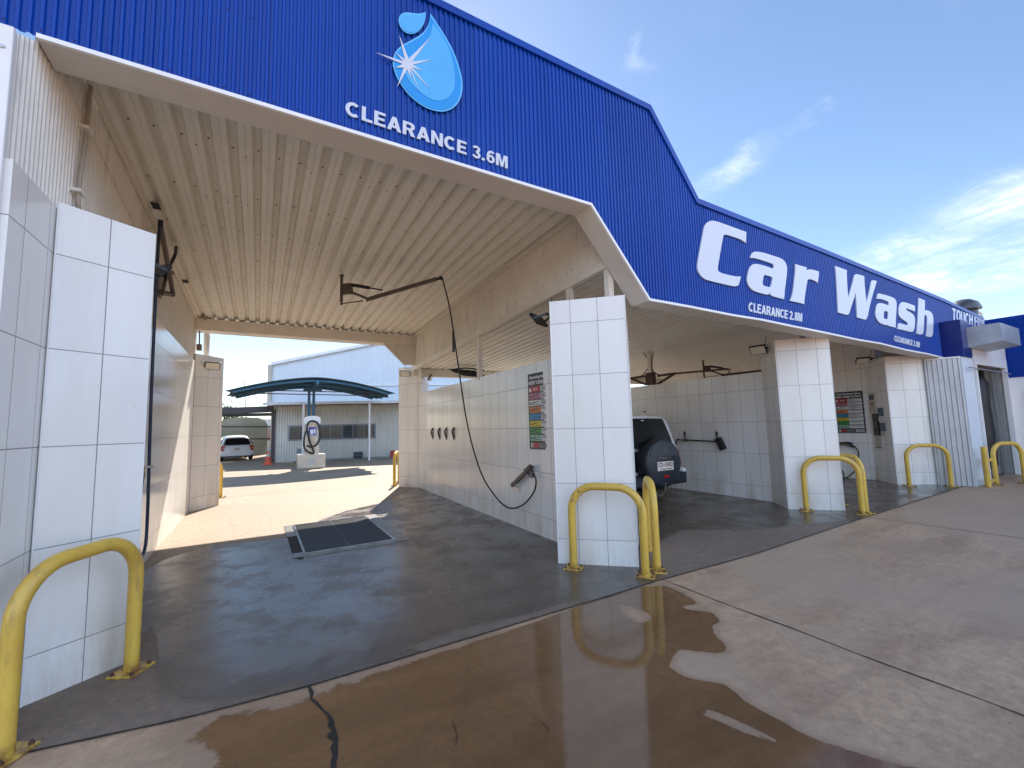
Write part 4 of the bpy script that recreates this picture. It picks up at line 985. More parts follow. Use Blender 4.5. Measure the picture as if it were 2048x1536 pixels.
m = MB(); PU(m, .12, .715, .33, .73, .01, .02); PU(m, .11, 1.66, .14, 1.70, .02, .03); PU(m, .17, 1.66, .2, 1.70, .02, .03); PU(m, .17, 1.15, .28, 1.28, .03, .05); m.build('buttons', 'dsteel', pu)
# ------------------------------------------------------------------ mat clips on the wall
mc = thing('mat_clip', '', 'mat clip', (0, 0, 0), 'four black mat clips on the dividing wall')
m = MB(); m.box((-.008, -.03, -.115), (0, .03, .115)); m.build('back_plate', 'dsteel', mc)
m = MB(); m.bar((-.008, 0, .10), (-.05, -.012, .035), .034, .012); m.bar((-.05, -.012, .035), (-.02, 0, -.08), .034, .012); m.cyl((-.014, -.028, .07), (-.014, .028, .07), .013); m.build('jaw', 'black', mc)
m = MB(); m.cyl((-.016, 0, -.08), (-.016, 0, -.135), .008); m.build('screw_pin', 'dsteel', mc)
for i, (px, lab) in enumerate(((862, 'black mat clip nearest the rear pillar, farthest left of the four'), (877, 'second black mat clip from the rear pillar'), (891.5, 'third black mat clip from the rear pillar'), (908, 'black mat clip nearest the hanging hose, last of the four'))):
    p = onx(px, 866, 3.24); x = 3.13+(p.y-1.0)*.19/5.95-.001
    loc = (x, p.y, p.z)
    if i == 0: mc.location = loc; mc['label'] = lab
    else: copy_thing(mc, loc, 0, lab)
# ------------------------------------------------------------------ broom on brackets in bay two
WX = 7.56
br = thing('wash_brush', 'black long handled wash brush resting on wall hooks behind the four wheel drive', 'brush', (WX, 2.5, 1))
m = MB(); m.cyl(onx(1353, 879, WX), onx(1433, 883, WX), .014); m.build('handle', 'black', br)
a, b = onx(1437, 876, WX), onx(1448, 899, WX); m = MB(); m.bar(a, b, .05, .10, (0, 1, 0)); m.bar(a+V((-.04, 0, 0)), b+V((-.045, 0, 0)), .05, .085, (0, 1, 0)); m.build('brush_head', 'rubber', br)
m = MB(); m.tube(smooth_path([onx(1354, 880, WX), onx(1352, 885, WX), onx(1352.5, 890, WX)], 4), .014, 6); m.build('hose_end', 'black', br)
for px, lab in ((1370, 'steel wall hook holding the left end of the wash brush handle'), (1434, 'steel wall hook beside the wash brush head')):
    t = thing('wall_hook', lab, 'hook', onx(px, 875, 7.6), 'wall hooks for the wash brush')
    q0, q1 = onx(px, 862, 7.6), onx(px, 884, 7.6); m = MB(); m.box((7.585, q0.y-.02, q1.z), (7.60, q0.y+.02, q0.z)); m.tube(smooth_path([q1+V((0, 0, .06)), q1+V((-.07, .02, .02)), q1+V((-.08, .02, .08))], 4), .012, 6); m.build('hook', 'steel', t)
    m = MB(); m.cyl(q0-V((.01, 0, .02)), q0-V((.01, 0, .1)), .02); m.build('grip', 'black', t)
# ------------------------------------------------------------------ floor grate
gt = thing('floor_grate', 'dark rectangular drain grate in a steel frame on the floor of the first bay', 'drain grate', (1, 3.3, 0))
m = MB(); m.box((.5, 2.5, .001), (1.5, 4.2, .006)); m.build('pit_shade', 'dark', gt)  # flat dark plate below the bars, painting the shade of a pit
m = MB()
for k in range(42):
    y = 2.53+.0395*k; m.box((.5, y, .006), (1.5, y+.017, .021))
m.box((.98, 2.5, .006), (.995, 4.2, .019)); m.build('grate', 'grate', gt)
m = MB(); m.box((.475, 2.47, .001), (.5, 4.23, .026)); m.box((1.5, 2.47, .001), (1.525, 4.23, .026)); m.box((.5, 2.47, .001), (1.5, 2.5, .026)); m.box((.5, 4.2, .001), (1.5, 4.23, .026)); m.build('frame', 'wetsteel', gt)
m = MB(); m.box((1.525, 2.42, .001), (1.70, 4.38, .008)); m.build('surround', 'pad', gt)
for b_ in (((.36, 3.55, .001), (.475, 4.33, .008)), ((.37, 2.42, .001), (.475, 2.62, .008)), ((.5, 2.40, .001), (1.52, 2.47, .007))):
    m = MB(); m.box(*b_); m.build('surround', 'pad', gt)
m = MB(); m.box((.37, 2.62, .001), (.475, 3.55, .004)); m.bar((.42, 2.4, .004), (.46, 2.36, .004), .05, .004); m.build('broken_edge', 'dark', gt)

# ------------------------------------------------------------------ vehicles
def loft(name, secs, mat, parent, sub=2, capf=True, capb=True):
    m = MB(); n = len(secs[0][1])*2
    for y, half, lean in secs:
        pts = [(x, y+lean(z), z) for x, z in half]; full = pts + [(-x, yy, z) for x, yy, z in reversed(pts)]
        m.v += [V(p) for p in full]
    for i in range(len(secs)-1):
        for k in range(n):
            l = (k+1) % n; m.f.append((i*n+k, i*n+l, (i+1)*n+l, (i+1)*n+k))
    # close ends with quad strips
    for base in (0, (len(secs)-1)*n):
        for k in range(n//2-1): m.f.append((base+k, base+k+1, base+n-2-k, base+n-1-k))
    return m
def place(m, T): m.v = [T @ p for p in m.v]; return m
def wheel(parent, T, x, y, r, w, side):
    c = V((x, y, r)); m = MB(); m.lathe(c-V((w/2, 0, 0)), [(r*.62, 0), (r*.93, 0), (r, w*.18), (r, w*.82), (r*.93, w), (r*.62, w)], 28, (1, 0, 0)); wv = place(m, T).build('wheel', 'rubber', parent)
    m = MB(); m.lathe(c-V((w*.38, 0, 0)), [(r*.2, 0), (r*.63, .0), (r*.63, w*.76), (r*.2, w*.76)], 24, (1, 0, 0))
    for k in range(6):
        a = k*math.pi/3; m.bar(c+V((side*w*.40, 0, 0)), c+V((side*w*.40, math.cos(a)*r*.58, math.sin(a)*r*.58)), .05, .03, (1, 0, 0))
    place(m, T).build('rim', 'steel', wv)
# --- four wheel drive, tail towards us
T4 = Matrix.Translation((5.92, 2.28, 0)) @ Matrix.Rotation(R(-1.5), 4, 'Z')
suv = thing('four_wheel_drive', 'white four wheel drive with covered spare wheel parked inside the second bay, tail out', 'car', (5.98, 2.28, 0))
K = .90
def HS(w, zr, xr, zs=.36): return [(0, zs), (w*.8, zs), (w*.97, zs+.06), (w, .62), (w*1.0, .80), (w*.975, .93), (w*.955, .97), (xr+.06, zr-.10), (xr, zr-.035), (xr*.6, zr), (0, zr+.012)]
ln = lambda z: max(0, z-.62)*.16 + max(0, z-.95)*.14
z0 = lambda z: 0
W_ = .85
secs = [(.0, HS(W_*.96, 1.50, .68), ln), (.04, HS(W_*.985, 1.53, .70), ln), (.25, HS(W_, 1.555, .715), lambda z: ln(z)*.8), (1.1, HS(W_, 1.585, .73), z0), (2.2, HS(W_, 1.585, .72), z0), (2.75, HS(W_, 1.54, .70), z0),
        (3.35, HS(W_, 1.02, .78), z0), (3.6, HS(W_*.99, 1.0, .74), z0), (4.3, HS(W_*.95, .93, .70), z0), (4.5, HS(W_*.85, .80, .62), z0)]
m = loft('body', secs, 'carwhite', suv); o = place(m, T4).build('body', 'carwhite', suv, smooth=True)
sb = o.modifiers.new('s', 'SUBSURF'); sb.levels = sb.render_levels = 2
def tq(pts, d=-.012):      # panel on the tailgate: (x, z) outline
    return [V((x, ln(z)+d-.0, z)) for x, z in pts]
m = MB(); m.poly([rnd(tq([(-.63, .955), (.63, .955), (.66, 1.05), (.59, 1.44), (.55, 1.475), (-.55, 1.475), (-.59, 1.44), (-.66, 1.05)], -.022), 3)], (0, .02, 0)); rw = place(m, T4).build('rear_window', 'glass', suv)
m = MB(); m.tube([V((-.25, ln(.99)-.035, .985)), V((.0, ln(1.0)-.045, 1.0)), V((.30, ln(1.0)-.045, .995))], .012, 6); m.box((-.30, ln(.97)-.06, .955), (-.22, ln(.97)-.01, 1.0)); place(m, T4).build('wiper', 'carblack', rw)
m = MB(); m.box((.02, ln(1.44)-.026, 1.432), (.09, ln(1.44)-.022, 1.446)); place(m, T4).build('sticker', 'white', rw)
m = MB(); m.lathe((.25, .30, 1.585), [(.02, 0), (.02, .025), (.008, .03)], 8); place(m, T4).build('aerial', 'carblack', suv)
m = MB(); m.box((-.80, -.10, .30), (.80, .12, .50)); m.box((-.74, -.125, .33), (.74, -.10, .47)); place(m, T4).build('rear_bumper', 'carblack', suv, bevel=.03)
m = MB(); m.box((.76, -.07, .33), (.845, .25, .56)); m.box((-.845, -.07, .33), (-.76, .25, .56)); place(m, T4).build('bumper_corner', 'carwhite', suv, bevel=.03)
for s in (-1, 1):
    m = MB(); m.poly([rnd([V((s*.70, ln(.9)-.012, .88)), V((s*.79, ln(.9)-.004, .88)), V((s*.80, ln(.66)-.004, .62)), V((s*.71, ln(.66)-.012, .62))], 2)], (0, .05, 0)); place(m, T4).build('taillight', 'redlight', suv)
    m = MB(); m.poly([[V((s*.835, .55, .97)), V((s*.835, 2.55, .97)), V((s*.74, 2.35, 1.47)), V((s*.74, .62, 1.47))]], (s*.02, 0, 0)); place(m, T4).build('side_window', 'glass', suv)
    m = MB(); m.box((s*.88, 2.5, .98), (s*1.06, 2.62, 1.14)); place(m, T4).build('mirror', 'carblack', suv, bevel=.03)
    for y in (.85, 3.55): wheel(suv, T4, s*.75, y, .37, .25, s)
m = MB(); m.poly([[V((-.64, 2.86, 1.50)), V((.64, 2.86, 1.50)), V((.72, 3.36, 1.06)), V((-.72, 3.36, 1.06))]], (0, .015, .02)); place(m, T4).build('windscreen', 'glass', suv)
# tailgate lower panel and spare wheel cover
m = MB(); m.box((-.66, -.035, .56), (.66, .03, .90)); place(m, T4).build('tailgate_panel', 'carblack', suv, bevel=.015)
SX, SZ, SR = .06, .705, .425
m = MB(); m.lathe((SX, -.02, SZ), [(SR*.9, 0), (SR, .03), (SR, .20), (SR*.95, .245), (SR*.86, .262), (SR*.3, .275), (.01, .277)], 40, (0, -1, 0)); spc = place(m, T4).build('spare_wheel_cover', 'cargrey', suv)
m = MB(); ya = -.285
m.poly([[V((SX+math.cos(a)*SR*.80, ya-.01, SZ+.12+max(0, math.sin(a))*SR*.55)) for a in [math.pi*k/14 for k in range(15)]]], (0, .02, 0)); place(m, T4).build('cover_cap', flat('mid grey plastic', (.06, .068, .078)), spc)
m = MB()
def rh(cx, cz, ang, L=.036, Wd=.017):
    d = V((math.cos(ang), 0, math.sin(ang))); q = V((-math.sin(ang), 0, math.cos(ang))); c = V((cx, ya-.022, cz))
    m.poly([[c, c+d*L*.5+q*Wd, c+d*L, c+d*L*.5-q*Wd]], (0, .008, 0))
for a in (90, 210, 330): rh(SX, SZ+.215, R(a))
place(m, T4).build('badge', 'chrome', spc)
m = MB(); m.text('PAJERO', (SX-.15, ya-.014, SZ+.075), (SX+.15, ya-.014, SZ+.075), (SX-.15, ya-.014, SZ+.105), (0, .006, 0), .02); place(m, T4).build('lettering', 'chrome', spc)
m = MB(); m.box((SX-.27, ya+.0, SZ-.16), (SX+.27, ya+.03, SZ+.055)); place(m, T4).build('plate_recess', flat('mid grey plastic', (.06, .068, .078)), spc, bevel=.01)
m = MB(); m.box((SX-.19, ya-.014, SZ-.12), (SX+.19, ya, SZ+.03)); npl = place(m, T4).build('number_plate', 'plate', suv, bevel=.004)
m = MB(); m.text('CD·10·RQ', (SX-.165, ya-.017, SZ-.07), (SX+.165, ya-.017, SZ-.07), (SX-.165, ya-.017, SZ+.015), (0, .003, 0), .015); m.text('NT OUTBACK AUSTRALIA', (SX-.14, ya-.017, SZ-.105), (SX+.14, ya-.017, SZ-.105), (SX-.14, ya-.017, SZ-.085), (0, .003, 0), .01); place(m, T4).build('plate_lettering', 'ochre', npl)
m = MB(); m.box((SX-.05, ya-.02, SZ-.245), (SX+.06, ya+.02, SZ-.195)); place(m, T4).build('brake_light', 'redlight', suv, bevel=.01)
m = MB(); m.bar((.05, .2, .29), (.05, -.28, .27), .06, .05); m.cyl((.05, -.27, .24), (.05, -.27, .34), .02); m.lathe((.05, -.27, .34), [(.012, 0), (.026, .015), (.026, .03), (.012, .045)], 12); m.bar((-.18, -.05, .28), (-.1, -.12, .26), .05, .04); m.tube(smooth_path([V((-.1, -.1, .27)), V((-.05, -.2, .17)), V((.05, -.25, .2))], 5), .01, 6); place(m, T4).build('tow_bar', 'dsteel', suv)

# --- white hatchback in the yard
hq0 = onz(474, 921)
TH = Matrix.Translation(hq0) @ Matrix.Rotation(R(7), 4, 'Z') @ Matrix.Scale(.86, 4)
hb = thing('hatchback', 'small white hatchback parked under the carport in the rear yard', 'car', hq0)
def HH(w, zr, xr, zs=.22): return [(0, zs), (w*.85, zs), (w*.98, zs+.08), (w, .55), (w, .72), (w*.97, .86), (w*.93, .92), (xr+.07, zr-.12), (xr, zr-.04), (xr*.6, zr), (0, zr+.01)]
lh_ = lambda z: max(0, z-.5)*.10 + max(0, z-.85)*.55
secs = [(.0, HH(.80, 1.34, .50), lh_), (.05, HH(.835, 1.38, .52), lh_), (.45, HH(.85, 1.45, .55), lambda z: lh_(z)*.6), (1.3, HH(.85, 1.48, .57), z0), (2.1, HH(.85, 1.45, .56), z0), (2.9, HH(.85, .98, .66), z0), (3.6, HH(.80, .86, .60), z0), (3.85, HH(.7, .7, .5), z0)]
o = place(loft('body', secs, 'carwhite', hb), TH).build('body', 'carwhite', hb, smooth=True); sb = o.modifiers.new('s', 'SUBSURF'); sb.levels = sb.render_levels = 2
def hq(x, z, d=-.02): return V((x, lh_(z)+d, z))
m = MB(); m.poly([rnd([hq(-.66, .90, -.03), hq(.66, .90, -.03), hq(.56, 1.26, -.035), hq(.5, 1.29, -.035), hq(-.5, 1.29, -.035), hq(-.56, 1.26, -.035)], 3)], (0, .03, .01)); place(m, TH).build('rear_window', 'glass', hb)
for s in (-1, 1):
    m = MB(); m.poly([[hq(s*.60, .86, -.03), hq(s*.80, .88, -.02), hq(s*.83, .60, -.02), hq(s*.68, .56, -.03)]], (0, .06, 0)); tl_ = place(m, TH).build('taillight', 'redlight', hb)
    m = MB(); m.poly([[hq(s*.66, .76, -.04), hq(s*.75, .77, -.035), hq(s*.76, .66, -.035), hq(s*.68, .65, -.04)]], (0, .02, 0)); place(m, TH).build('indicator', 'orangelight', tl_)
    m = MB(); m.box((s*.86, 1.95, .92), (s*1.03, 2.05, 1.05)); place(m, TH).build('mirror', 'carblack', hb, bevel=.03)
    m = MB(); m.poly([[V((s*.845, .75, .93)), V((s*.845, 2.6, .93)), V((s*.60, 2.1, 1.38)), V((s*.60, .9, 1.36))]], (s*.02, 0, 0)); place(m, TH).build('side_window', 'glass', hb)
    for y in (.6, 3.0): wheel(hb, TH, s*.74, y, .29, .19, s)
m = MB(); m.box((-.20, -.04, .62), (.20, .03, .74)); np_ = place(m, TH).build('number_plate', 'plate', hb)
m = MB(); m.box((-.10, -.046, .65), (.10, -.04, .70)); place(m, TH).build('plate_characters', flat('faded red ink', (.5, .2, .15)), np_)
m = MB(); m.box((-.76, -.03, .20), (.76, .05, .27)); place(m, TH).build('bumper', 'carblack', hb, bevel=.02)

# ------------------------------------------------------------------ rear yard: vacuum station, canopy, shed
vs_ = thing('vacuum_station', 'stainless vacuum station with black hose and purple label in the yard', 'vacuum', (1.75, 14.9, 0))
m = MB(); m.box((1.27, 14.8, 0), (2.22, 15.5, .52)); m.build('base', 'steel', vs_, bevel=.01)
m = MB(); m.box((1.62, 14.793, .14), (1.86, 14.80, .38)); m.box((1.72, 14.785, .24), (1.77, 14.793, .29)); m.build('door', 'galv', vs_)
m = MB()
secs = [(.52, .24), (.9, .235), (1.3, .235), (1.55, .24), (1.68, .25)]
for (za, wa), (zb2, wb) in zip(secs, secs[1:]):
    m.add([(1.75-wa, 14.86, za), (1.75+wa, 14.86, za), (1.75+wb, 14.86, zb2), (1.75-wb, 14.86, zb2), (1.75-wa, 15.3, za), (1.75+wa, 15.3, za), (1.75+wb, 15.3, zb2), (1.75-wb, 15.3, zb2)], [(0, 1, 2, 3), (5, 4, 7, 6), (4, 0, 3, 7), (1, 5, 6, 2), (3, 2, 6, 7)])
m.build('tower', 'steel', vs_)
m = MB(); m.box((1.67, 14.84, .55), (1.86, 14.86, 1.2)); m.build('front_panel', flat('cream steel', (.6, .52, .36), .35), vs_)
m = MB(); arc = [(1.75+math.cos(math.pi*k/12)*.28, 14.82, 1.86+math.sin(math.pi*k/12)*.10) for k in range(13)]
m.poly([[(1.47, 14.82, 1.66)] + arc[::-1] + [(2.03, 14.82, 1.66)]], (0, .5, 0)); m.build('cap', 'white', vs_)
m = MB(); m.box((1.63, 14.835, 1.20), (1.90, 14.85, 1.54)); lb_ = m.build('label', 'purple', vs_)
m = MB(); m.box((1.68, 14.828, 1.27), (1.78, 14.835, 1.44)); m.box((1.80, 14.828, 1.30), (1.86, 14.835, 1.46)); m.box((1.64, 14.828, 1.22), (1.88, 14.835, 1.24)); m.build('label_print', 'white', lb_)
m = MB(); m.box((1.64, 14.83, 1.56), (1.89, 14.85, 1.70)); m.build('head_plate', flat('cream steel', (.6, .52, .36)), vs_)
hp_ = [(1.66, 14.76, 1.0), (1.6, 14.74, 1.3), (1.56, 14.74, 1.52), (1.62, 14.74, 1.72), (1.78, 14.74, 1.76), (1.93, 14.74, 1.66), (2.0, 14.74, 1.40), (2.0, 14.74, 1.1), (1.9, 14.73, .88), (1.72, 14.72, .80), (1.56, 14.72, .86)]
m = MB(); m.tube(smooth_path(hp_, 7), .034, 9); hp2 = [(1.58, 14.74, 1.5), (1.48, 14.74, 1.2), (1.47, 14.74, .85), (1.56, 14.72, .66), (1.76, 14.71, .56), (1.80, 14.71, .62), (1.72, 14.7, .82), (1.64, 14.71, 1.05)]; m.tube(smooth_path(hp2, 7), .034, 9); m.build('hose', 'rubber', vs_)
cn = thing('shade_canopy', 'blue curved shade canopy with scalloped ends over the vacuum station', 'canopy', (1.72, 15.3, 0))
CX, CY = 1.78, 15.1
m = MB()
for dx in (-.10, .05): m.bar((CX+dx*1.1, 15.4, 0), (CX+dx*1.1, 15.4, 3.0), .07, .10)
m.build('post', 'canopyblue', cn)
def fz(u): return 3.30 - .50*abs(u)**1.7
m = MB(); nu, nv = 28, 12
for i in range(nu+1):
    for j in range(nv+1):
        v = j/nv; u = -1+2*i/nu; sc_l = 1-.055*abs(math.sin(3*math.pi*v))
        x = CX+2.78*u*(sc_l if abs(u) > .6 else 1); m.v.append(V((x, CY-1.5+3.0*v, fz(u)-.10*math.sin(math.pi*v)*(.3+.7*abs(u)) - .04*abs(u)*(1-abs(math.sin(3*math.pi*v))))))
m.f = [(i*(nv+1)+j, (i+1)*(nv+1)+j, (i+1)*(nv+1)+j+1, i*(nv+1)+j+1) for i in range(nu) for j in range(nv)]
o = m.build('fabric', 'fabric', cn, smooth=True); so_ = o.modifiers.new('s', 'SOLIDIFY'); so_.thickness = .012
for v in (.04, .35, .65, .96):
    m = MB(); m.tube([V((CX+2.55*u, CY-1.5+3*v, fz(u*.93)-.12-.05*math.sin(math.pi*v))) for u in [-1+k/10 for k in range(21)]], .04, 8); m.build('rib', 'canopyblue', cn)
m = MB(); m.box((CX-.32, 15.1, 2.93), (CX+.32, 15.5, 3.10)); m.bar((CX, 13.6, 3.12), (CX, 16.6, 3.12), .10, .12); m.build('ridge_beam', 'canopyblue', cn)
for z, y in ((2.86, 14.5), (2.72, 14.2)):
    m = MB(); m.bar((CX-2.3, y, z+.02), (CX+2.3, y, z-.02), .03, .035); m.build('tie_rod', 'darkbeam', cn)

tdir = V((.937, -.349, 0)); nrm = V((-.349, -.937, 0)); O1 = V((.62, 19.46, 0)); O2 = V((.58, 24.97, 0))
def S1(s, z, d=0.): return O1+tdir*s+nrm*d+V((0, 0, z))
def S2(s, z, d=0.): return O2+tdir*s+nrm*d+V((0, 0, z))
def sbox(m, F, s0, z0, s1, z1, d0, d1):
    p = [F(s, z, d) for d in (d0, d1) for s, z in ((s0, z0), (s1, z0), (s1, z1), (s0, z1))]
    m.add(p, [(3, 2, 1, 0), (4, 5, 6, 7), (0, 1, 5, 4), (1, 2, 6, 5), (2, 3, 7, 6), (3, 0, 4, 7)])
sh = thing('workshop_shed', 'pale corrugated workshop with long window strip and tall pale blue gable behind the yard', 'shed', O1)
m = MB(); corrugate(m, 0, 14, lambda s: 0, lambda s: 2.56, lambda s, o, z: S1(s, z, o), pitch=.11, d=.03); m.build('wall', 'shedwall', sh)
m = MB(); m.quad(S1(0, 0), S1(0, 2.56), S2(0, 2.9), S2(0, 0)); m.build('side_wall', 'shedwall', sh)
m = MB(); sbox(m, S1, -.15, 2.56, 14, 2.68, .9, 1.0); m.add([S1(-.15, 2.66, 1.0), S1(14, 2.66, 1.0), S2(14, 2.95), S2(-.15, 2.95)], [(0, 1, 2, 3)]); m.add([S1(-.15, 2.58, 1.0), S1(14, 2.58, 1.0), S1(14, 2.6, 0), S1(-.15, 2.6, 0)], [(0, 1, 2, 3)]); m.build('verandah_roof', 'galv', sh)
m = MB(); sbox(m, S1, .6, .96, 4.46, 1.66, .034, .06); wn_ = m.build('window', 'frame', sh)
for a, b in ((.68, 1.2), (1.27, 1.86), (1.92, 2.42), (2.46, 2.92), (2.96, 3.42), (3.46, 3.9), (3.94, 4.18), (4.24, 4.40)):
    m = MB(); sbox(m, S1, a, 1.02, b, 1.60, .06, .066)
    m.build('pane', 'glass', wn_)
m = MB()
for k in range(7):
    for a, b in ((.74, 1.14), (2.0, 3.85)): sbox(m, S1, a, 1.08+.075*k, b, 1.09+.075*k, .066, .074)
m.build('louvre_blades', 'frame', wn_)
for s in (1.50, 4.30, 7.1):
    m = MB(); m.bar(S1(s, 0, .95), S1(s, 2.56, .95), .07, .07); m.build('post', 'white', sh)
m = MB(); sbox(m, S1, 5.9, 0, 6.8, 2.0, .034, .05); m.build('door', 'dark', sh)
m = MB(); sbox(m, S1, 1.02, .32, 1.26, .60, .034, .08); m.build('vent_box', 'frame', sh)
m = MB(); sbox(m, S1, 1.1, -.02, 14, .09, 0, .95); m.build('verandah_step', 'pad', sh)
gt_ = [(0, 5.25), (10.5, 7.55), (21, 5.25)]
m = MB(); corrugate(m, 0, 21, lambda s: 2.8, lambda s: lerp_table(gt_, s), lambda s, o, z: S2(s, z, o), pitch=.3, d=.006, extra=(10.5,)); m.build('gable_wall', 'shedblue', sh)
m = MB()
for (a, za), (b, zb2) in zip(gt_, gt_[1:]):
    m.bar(S2(a, za, .08), S2(b, zb2, .08), .2, .16); m.add([S2(a, za+.05, .15), S2(b, zb2+.05, .15), S2(b, zb2+.05, -18), S2(a, za+.05, -18)], [(0, 1, 2, 3)])
m.build('roof', 'white', sh)
m = MB(); m.quad(S2(0, 0), S2(0, 5.25), S2(0, 5.25, -18), S2(0, 0, -18)); m.build('side_wall', 'shedwall', sh)
m = MB(); sbox(m, S2, .2, 3.93, 21, 4.02, .02, .07); m.build('trim', 'white', sh)
m = MB(); sbox(m, S2, -.18, 2.7, .02, 5.2, -.1, .12); m.build('downpipe', 'unit', sh)

cr = thing('milk_crate', 'dark blue plastic crate standing at the workshop wall', 'crate', S1(3.75, 0, .6), 'crates by the workshop')
def crate(t, s, mat):
    m = MB(); w, h = .34, .28
    sbox(m, S1, s-w/2, .09, s+w/2, .13, .3, .64)
    for d in (.3, .62): 
        for z in (.13, .24, .33): sbox(m, S1, s-w/2, z, s+w/2, z+.045, d, d+.02)
        for k in range(5): sbox(m, S1, s-w/2+k*(w-.03)/4, .13, s-w/2+k*(w-.03)/4+.03, .37, d+.001, d+.019)
    for e in (s-w/2, s+w/2-.02): sbox(m, S1, e, .13, e+.02, .375, .32, .62)
    m.build('crate_body', mat, t)
crate(cr, 3.75, flat('navy plastic', (.02, .025, .06)))
cr2 = thing('milk_crate', 'red plastic crate standing at the workshop wall near its door', 'crate', S1(5.35, 0, .6), 'crates by the workshop'); crate(cr2, 5.35, 'red')
wd = thing('weed_tuft', 'dry straw coloured weed tuft on the ground left of the vacuum station', 'weed', onz(584, 931))
m = MB(); p = onz(584, 931)
for k in range(90):
    a = random.uniform(0, 6.28); r_ = random.uniform(.02, .32); q = p+V((math.cos(a)*r_, math.sin(a)*r_*.5, 0)); e = q+V((math.cos(a)*.14, math.sin(a)*.1, random.uniform(.06, .22))); n_ = V((-math.sin(a), math.cos(a), 0))*.006
    m.add([q-n_, q+n_, e], [(0, 1, 2)])
m.build('blades', flat('dry straw', (.42, .36, .20), .8), wd)
# cone
pc = onz(536, 929); tcn = thing('traffic_cone', 'orange traffic cone with a pale rag on top beside the workshop corner', 'cone', pc)
m = MB(); m.box((pc.x-.19, pc.y-.19, 0), (pc.x+.19, pc.y+.19, .04)); m.lathe((pc.x, pc.y, .04), [(.15, 0), (.09, .3), (.035, .5), (.03, .51)], 16); m.build('cone_body', 'cone', tcn)
m = MB(); m.lathe((pc.x, pc.y, .34), [(.092, 0), (.065, .11)], 16); m.lathe((pc.x+.02, pc.y, .53), [(.03, 0), (.08, .05), (.06, .1), (.09, .15), (.03, .2)], 9); m.build('rag', flat('pale rag', (.5, .5, .47), .8), tcn)
# carport
cpt = thing('carport', 'dark steel carport with flat roof edge over the hatchback', 'carport', (-2, 22.5, 0))
def C(px, py, y=19.4): return ony(px, py, y)
m = MB(); a, b = C(430, 823), C(548, 818); m.bar(a, b, .2, .28); m.add([a+V((-6, 0, .1)), b+V((0, 0, .1)), b+V((0, 5, .15)), a+V((-6, 5, .15))], [(0, 1, 2, 3)]); m.bar(a+V((-6, 0, 0)), a, .2, .28); m.build('roof_edge', 'darkbeam', cpt)
m = MB(); m.bar(C(430, 830), C(548, 827), .08, .07); m.bar(C(430, 831.5, 24), C(548, 829.5, 24), .1, .12); m.build('beam', 'darkbeam', cpt)
m = MB(); q = C(547, 820); m.bar(V((q.x, q.y, 0)), q, .12, .12); m.build('post', 'darkbeam', cpt)
for py in (853.5, 877.5):
    m = MB(); m.bar(C(430, py, 26.3), C(546, py, 26.3), .06, .09); m.build('rail', 'darkbeam', cpt)
tk = thing('storage_tank', 'olive rounded tank body standing behind the carport rails', 'tank', (-1, 29, 0))
m = MB(); a, b = C(434, 905, 28), C(534, 905, 28); zt2 = C(480, 835, 28).z
n_ = 30; w_ = b.x-a.x; cxx = (a.x+b.x)/2; outl = [(a.x, 0), (a.x, zt2-.5), (a.x+.15, zt2-.2), (a.x+.5, zt2-.03), (cxx, zt2+.02), (b.x-.5, zt2-.03), (b.x-.15, zt2-.2), (b.x, zt2-.5), (b.x, 0)]
m.poly([[V((x, 28, z)) for x, z in outl]], (0, 2.2, 0)); m.build('shell', 'olive', tk, bevel=.06)
m = MB()
for k in range(1, 20): m.box((a.x+w_*k/20-.015, 27.97, .5), (a.x+w_*k/20+.015, 28, zt2-.35))
m.build('ribs', 'olive', tk)
m = MB(); q = C(541, 872, 30); bh = thing('far_shed', 'pale distant shed end seen between the tank and the workshop corner', 'shed', (q.x, 32, 0)); m.box((q.x-.6, 32, 0), (q.x+.9, 36, C(541, 838, 32).z)); m.build('wall', 'white', bh)
m = MB(); m.box((q.x-.58, 31.97, C(541, 881, 32).z), (q.x+.88, 32, C(541, 856, 32).z)); m.build('band', flat('pink panel', (.5, .3, .28)), bh)
ant = thing('aerial_mast', 'thin pale aerial mast rising behind the left end of the canopy', 'mast', (-1.5, 30, 0))
q0, q1 = ony(488, 761, 30), ony(494, 850, 30); m = MB(); m.tube([V((q1.x, 30, 0)), q1, q0], .03, 6); m.build('mast', 'galv', ant)

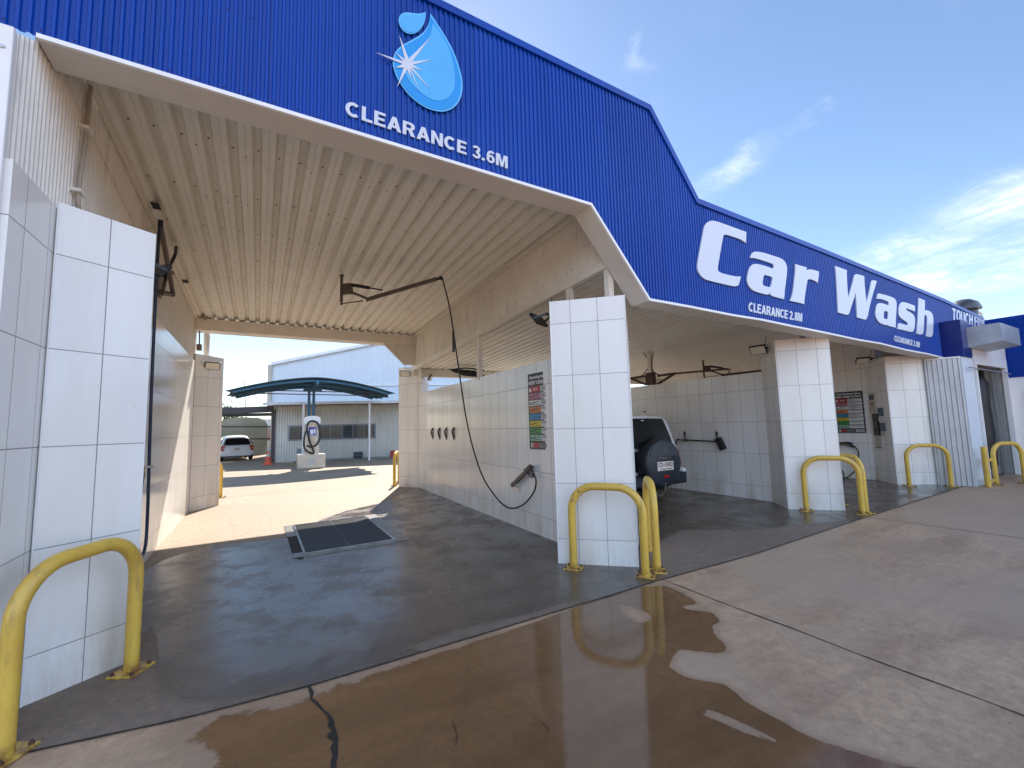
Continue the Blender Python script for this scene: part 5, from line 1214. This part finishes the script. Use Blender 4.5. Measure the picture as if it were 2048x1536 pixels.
# roof ventilator
rvt = thing('roof_ventilator', 'dark domed roof ventilator with a pipe loop on the touch free bay roof', 'ventilator', (17.6, .82, 3.6))
m = MB(); m.lathe((17.6, .82, 3.4), [(.27, 0), (.27, .98), (.25, 1.02)], 24); m.build('drum', 'black', rvt)
m = MB(); m.lathe((17.6, .82, 4.42), [(.36, -.04), (.36, .02), (.30, .16), (.16, .26), (.02, .29)], 24); m.build('dome', flat('dark slate', (.05, .055, .07)), rvt)
m = MB(); c = V((18.6, .72, 4.2)); m.tube(smooth_path([c+V((-.4, 0, -.6)), c+V((-.4, 0, .1)), c+V((-.3, 0, .2)), c+V((.0, 0, .2)), c+V((.1, 0, .1)), c+V((.1, 0, -.5))], 5), .035, 8); m.build('pipe_loop', 'galv', rvt)

# ------------------------------------------------------------------ trees
def tree(x, y, h, r, label, n=2200, seed=1):
    rd = random.Random(seed); t = thing('tree', label, 'tree', (x, y, 0), 'trees beyond the yard')
    m = MB(); m.tube(smooth_path([(x, y, 0), (x+.1, y, h*.3), (x-.1, y+.1, h*.55), (x, y, h*.8)], 4), [.22-.015*k for k in range(13)], 8); 
    cl = []
    for k in range(16):
        a = rd.uniform(0, 6.28); e = rd.uniform(-.25, 1); rr = r*rd.uniform(.35, .95)
        c = V((x+math.cos(a)*rr*math.sqrt(max(0, 1-e*e*.8)), y+math.sin(a)*rr*math.sqrt(max(0, 1-e*e*.8)), h*.62+e*h*.34)); cl.append((c, r*rd.uniform(.22, .45)))
        m.tube([(x, y, h*.45), c], [.07, .02], 5)
    m.build('trunk', 'bark', t)
    for nm, mt, f in (('crown', 'leafd', .55), ('crown', 'leafl', .45)):
        m = MB()
        for _ in range(int(n*f)):
            c, cr_ = rd.choice(cl); p = c+V((rd.gauss(0, .5), rd.gauss(0, .5), rd.gauss(0, .45)))*cr_
            u = V((rd.gauss(0, 1), rd.gauss(0, 1), rd.gauss(0, .6))).normalized(); v = u.orthogonal().normalized(); s = rd.uniform(.10, .22)
            m.add([p-u*s, p+v*s*.45, p+u*s, p-v*s*.45], [(0, 1, 2, 3)])
        m.build(nm, mt, t)
q = ony(905, 765, 24); tree(q.x, 24, 4.6, 2.0, 'green tree seen over the first dividing wall', 3000, 3)
q = ony(450, 815, 60); tree(q.x, 60, 4.4, 2.2, 'low hazy tree on the skyline at the left of the yard', 900, 5)
q = ony(1000, 770, 40); tree(q.x+3, 40, 5.0, 2.6, 'bushy tree behind the second bay far beyond the yard', 2000, 8)
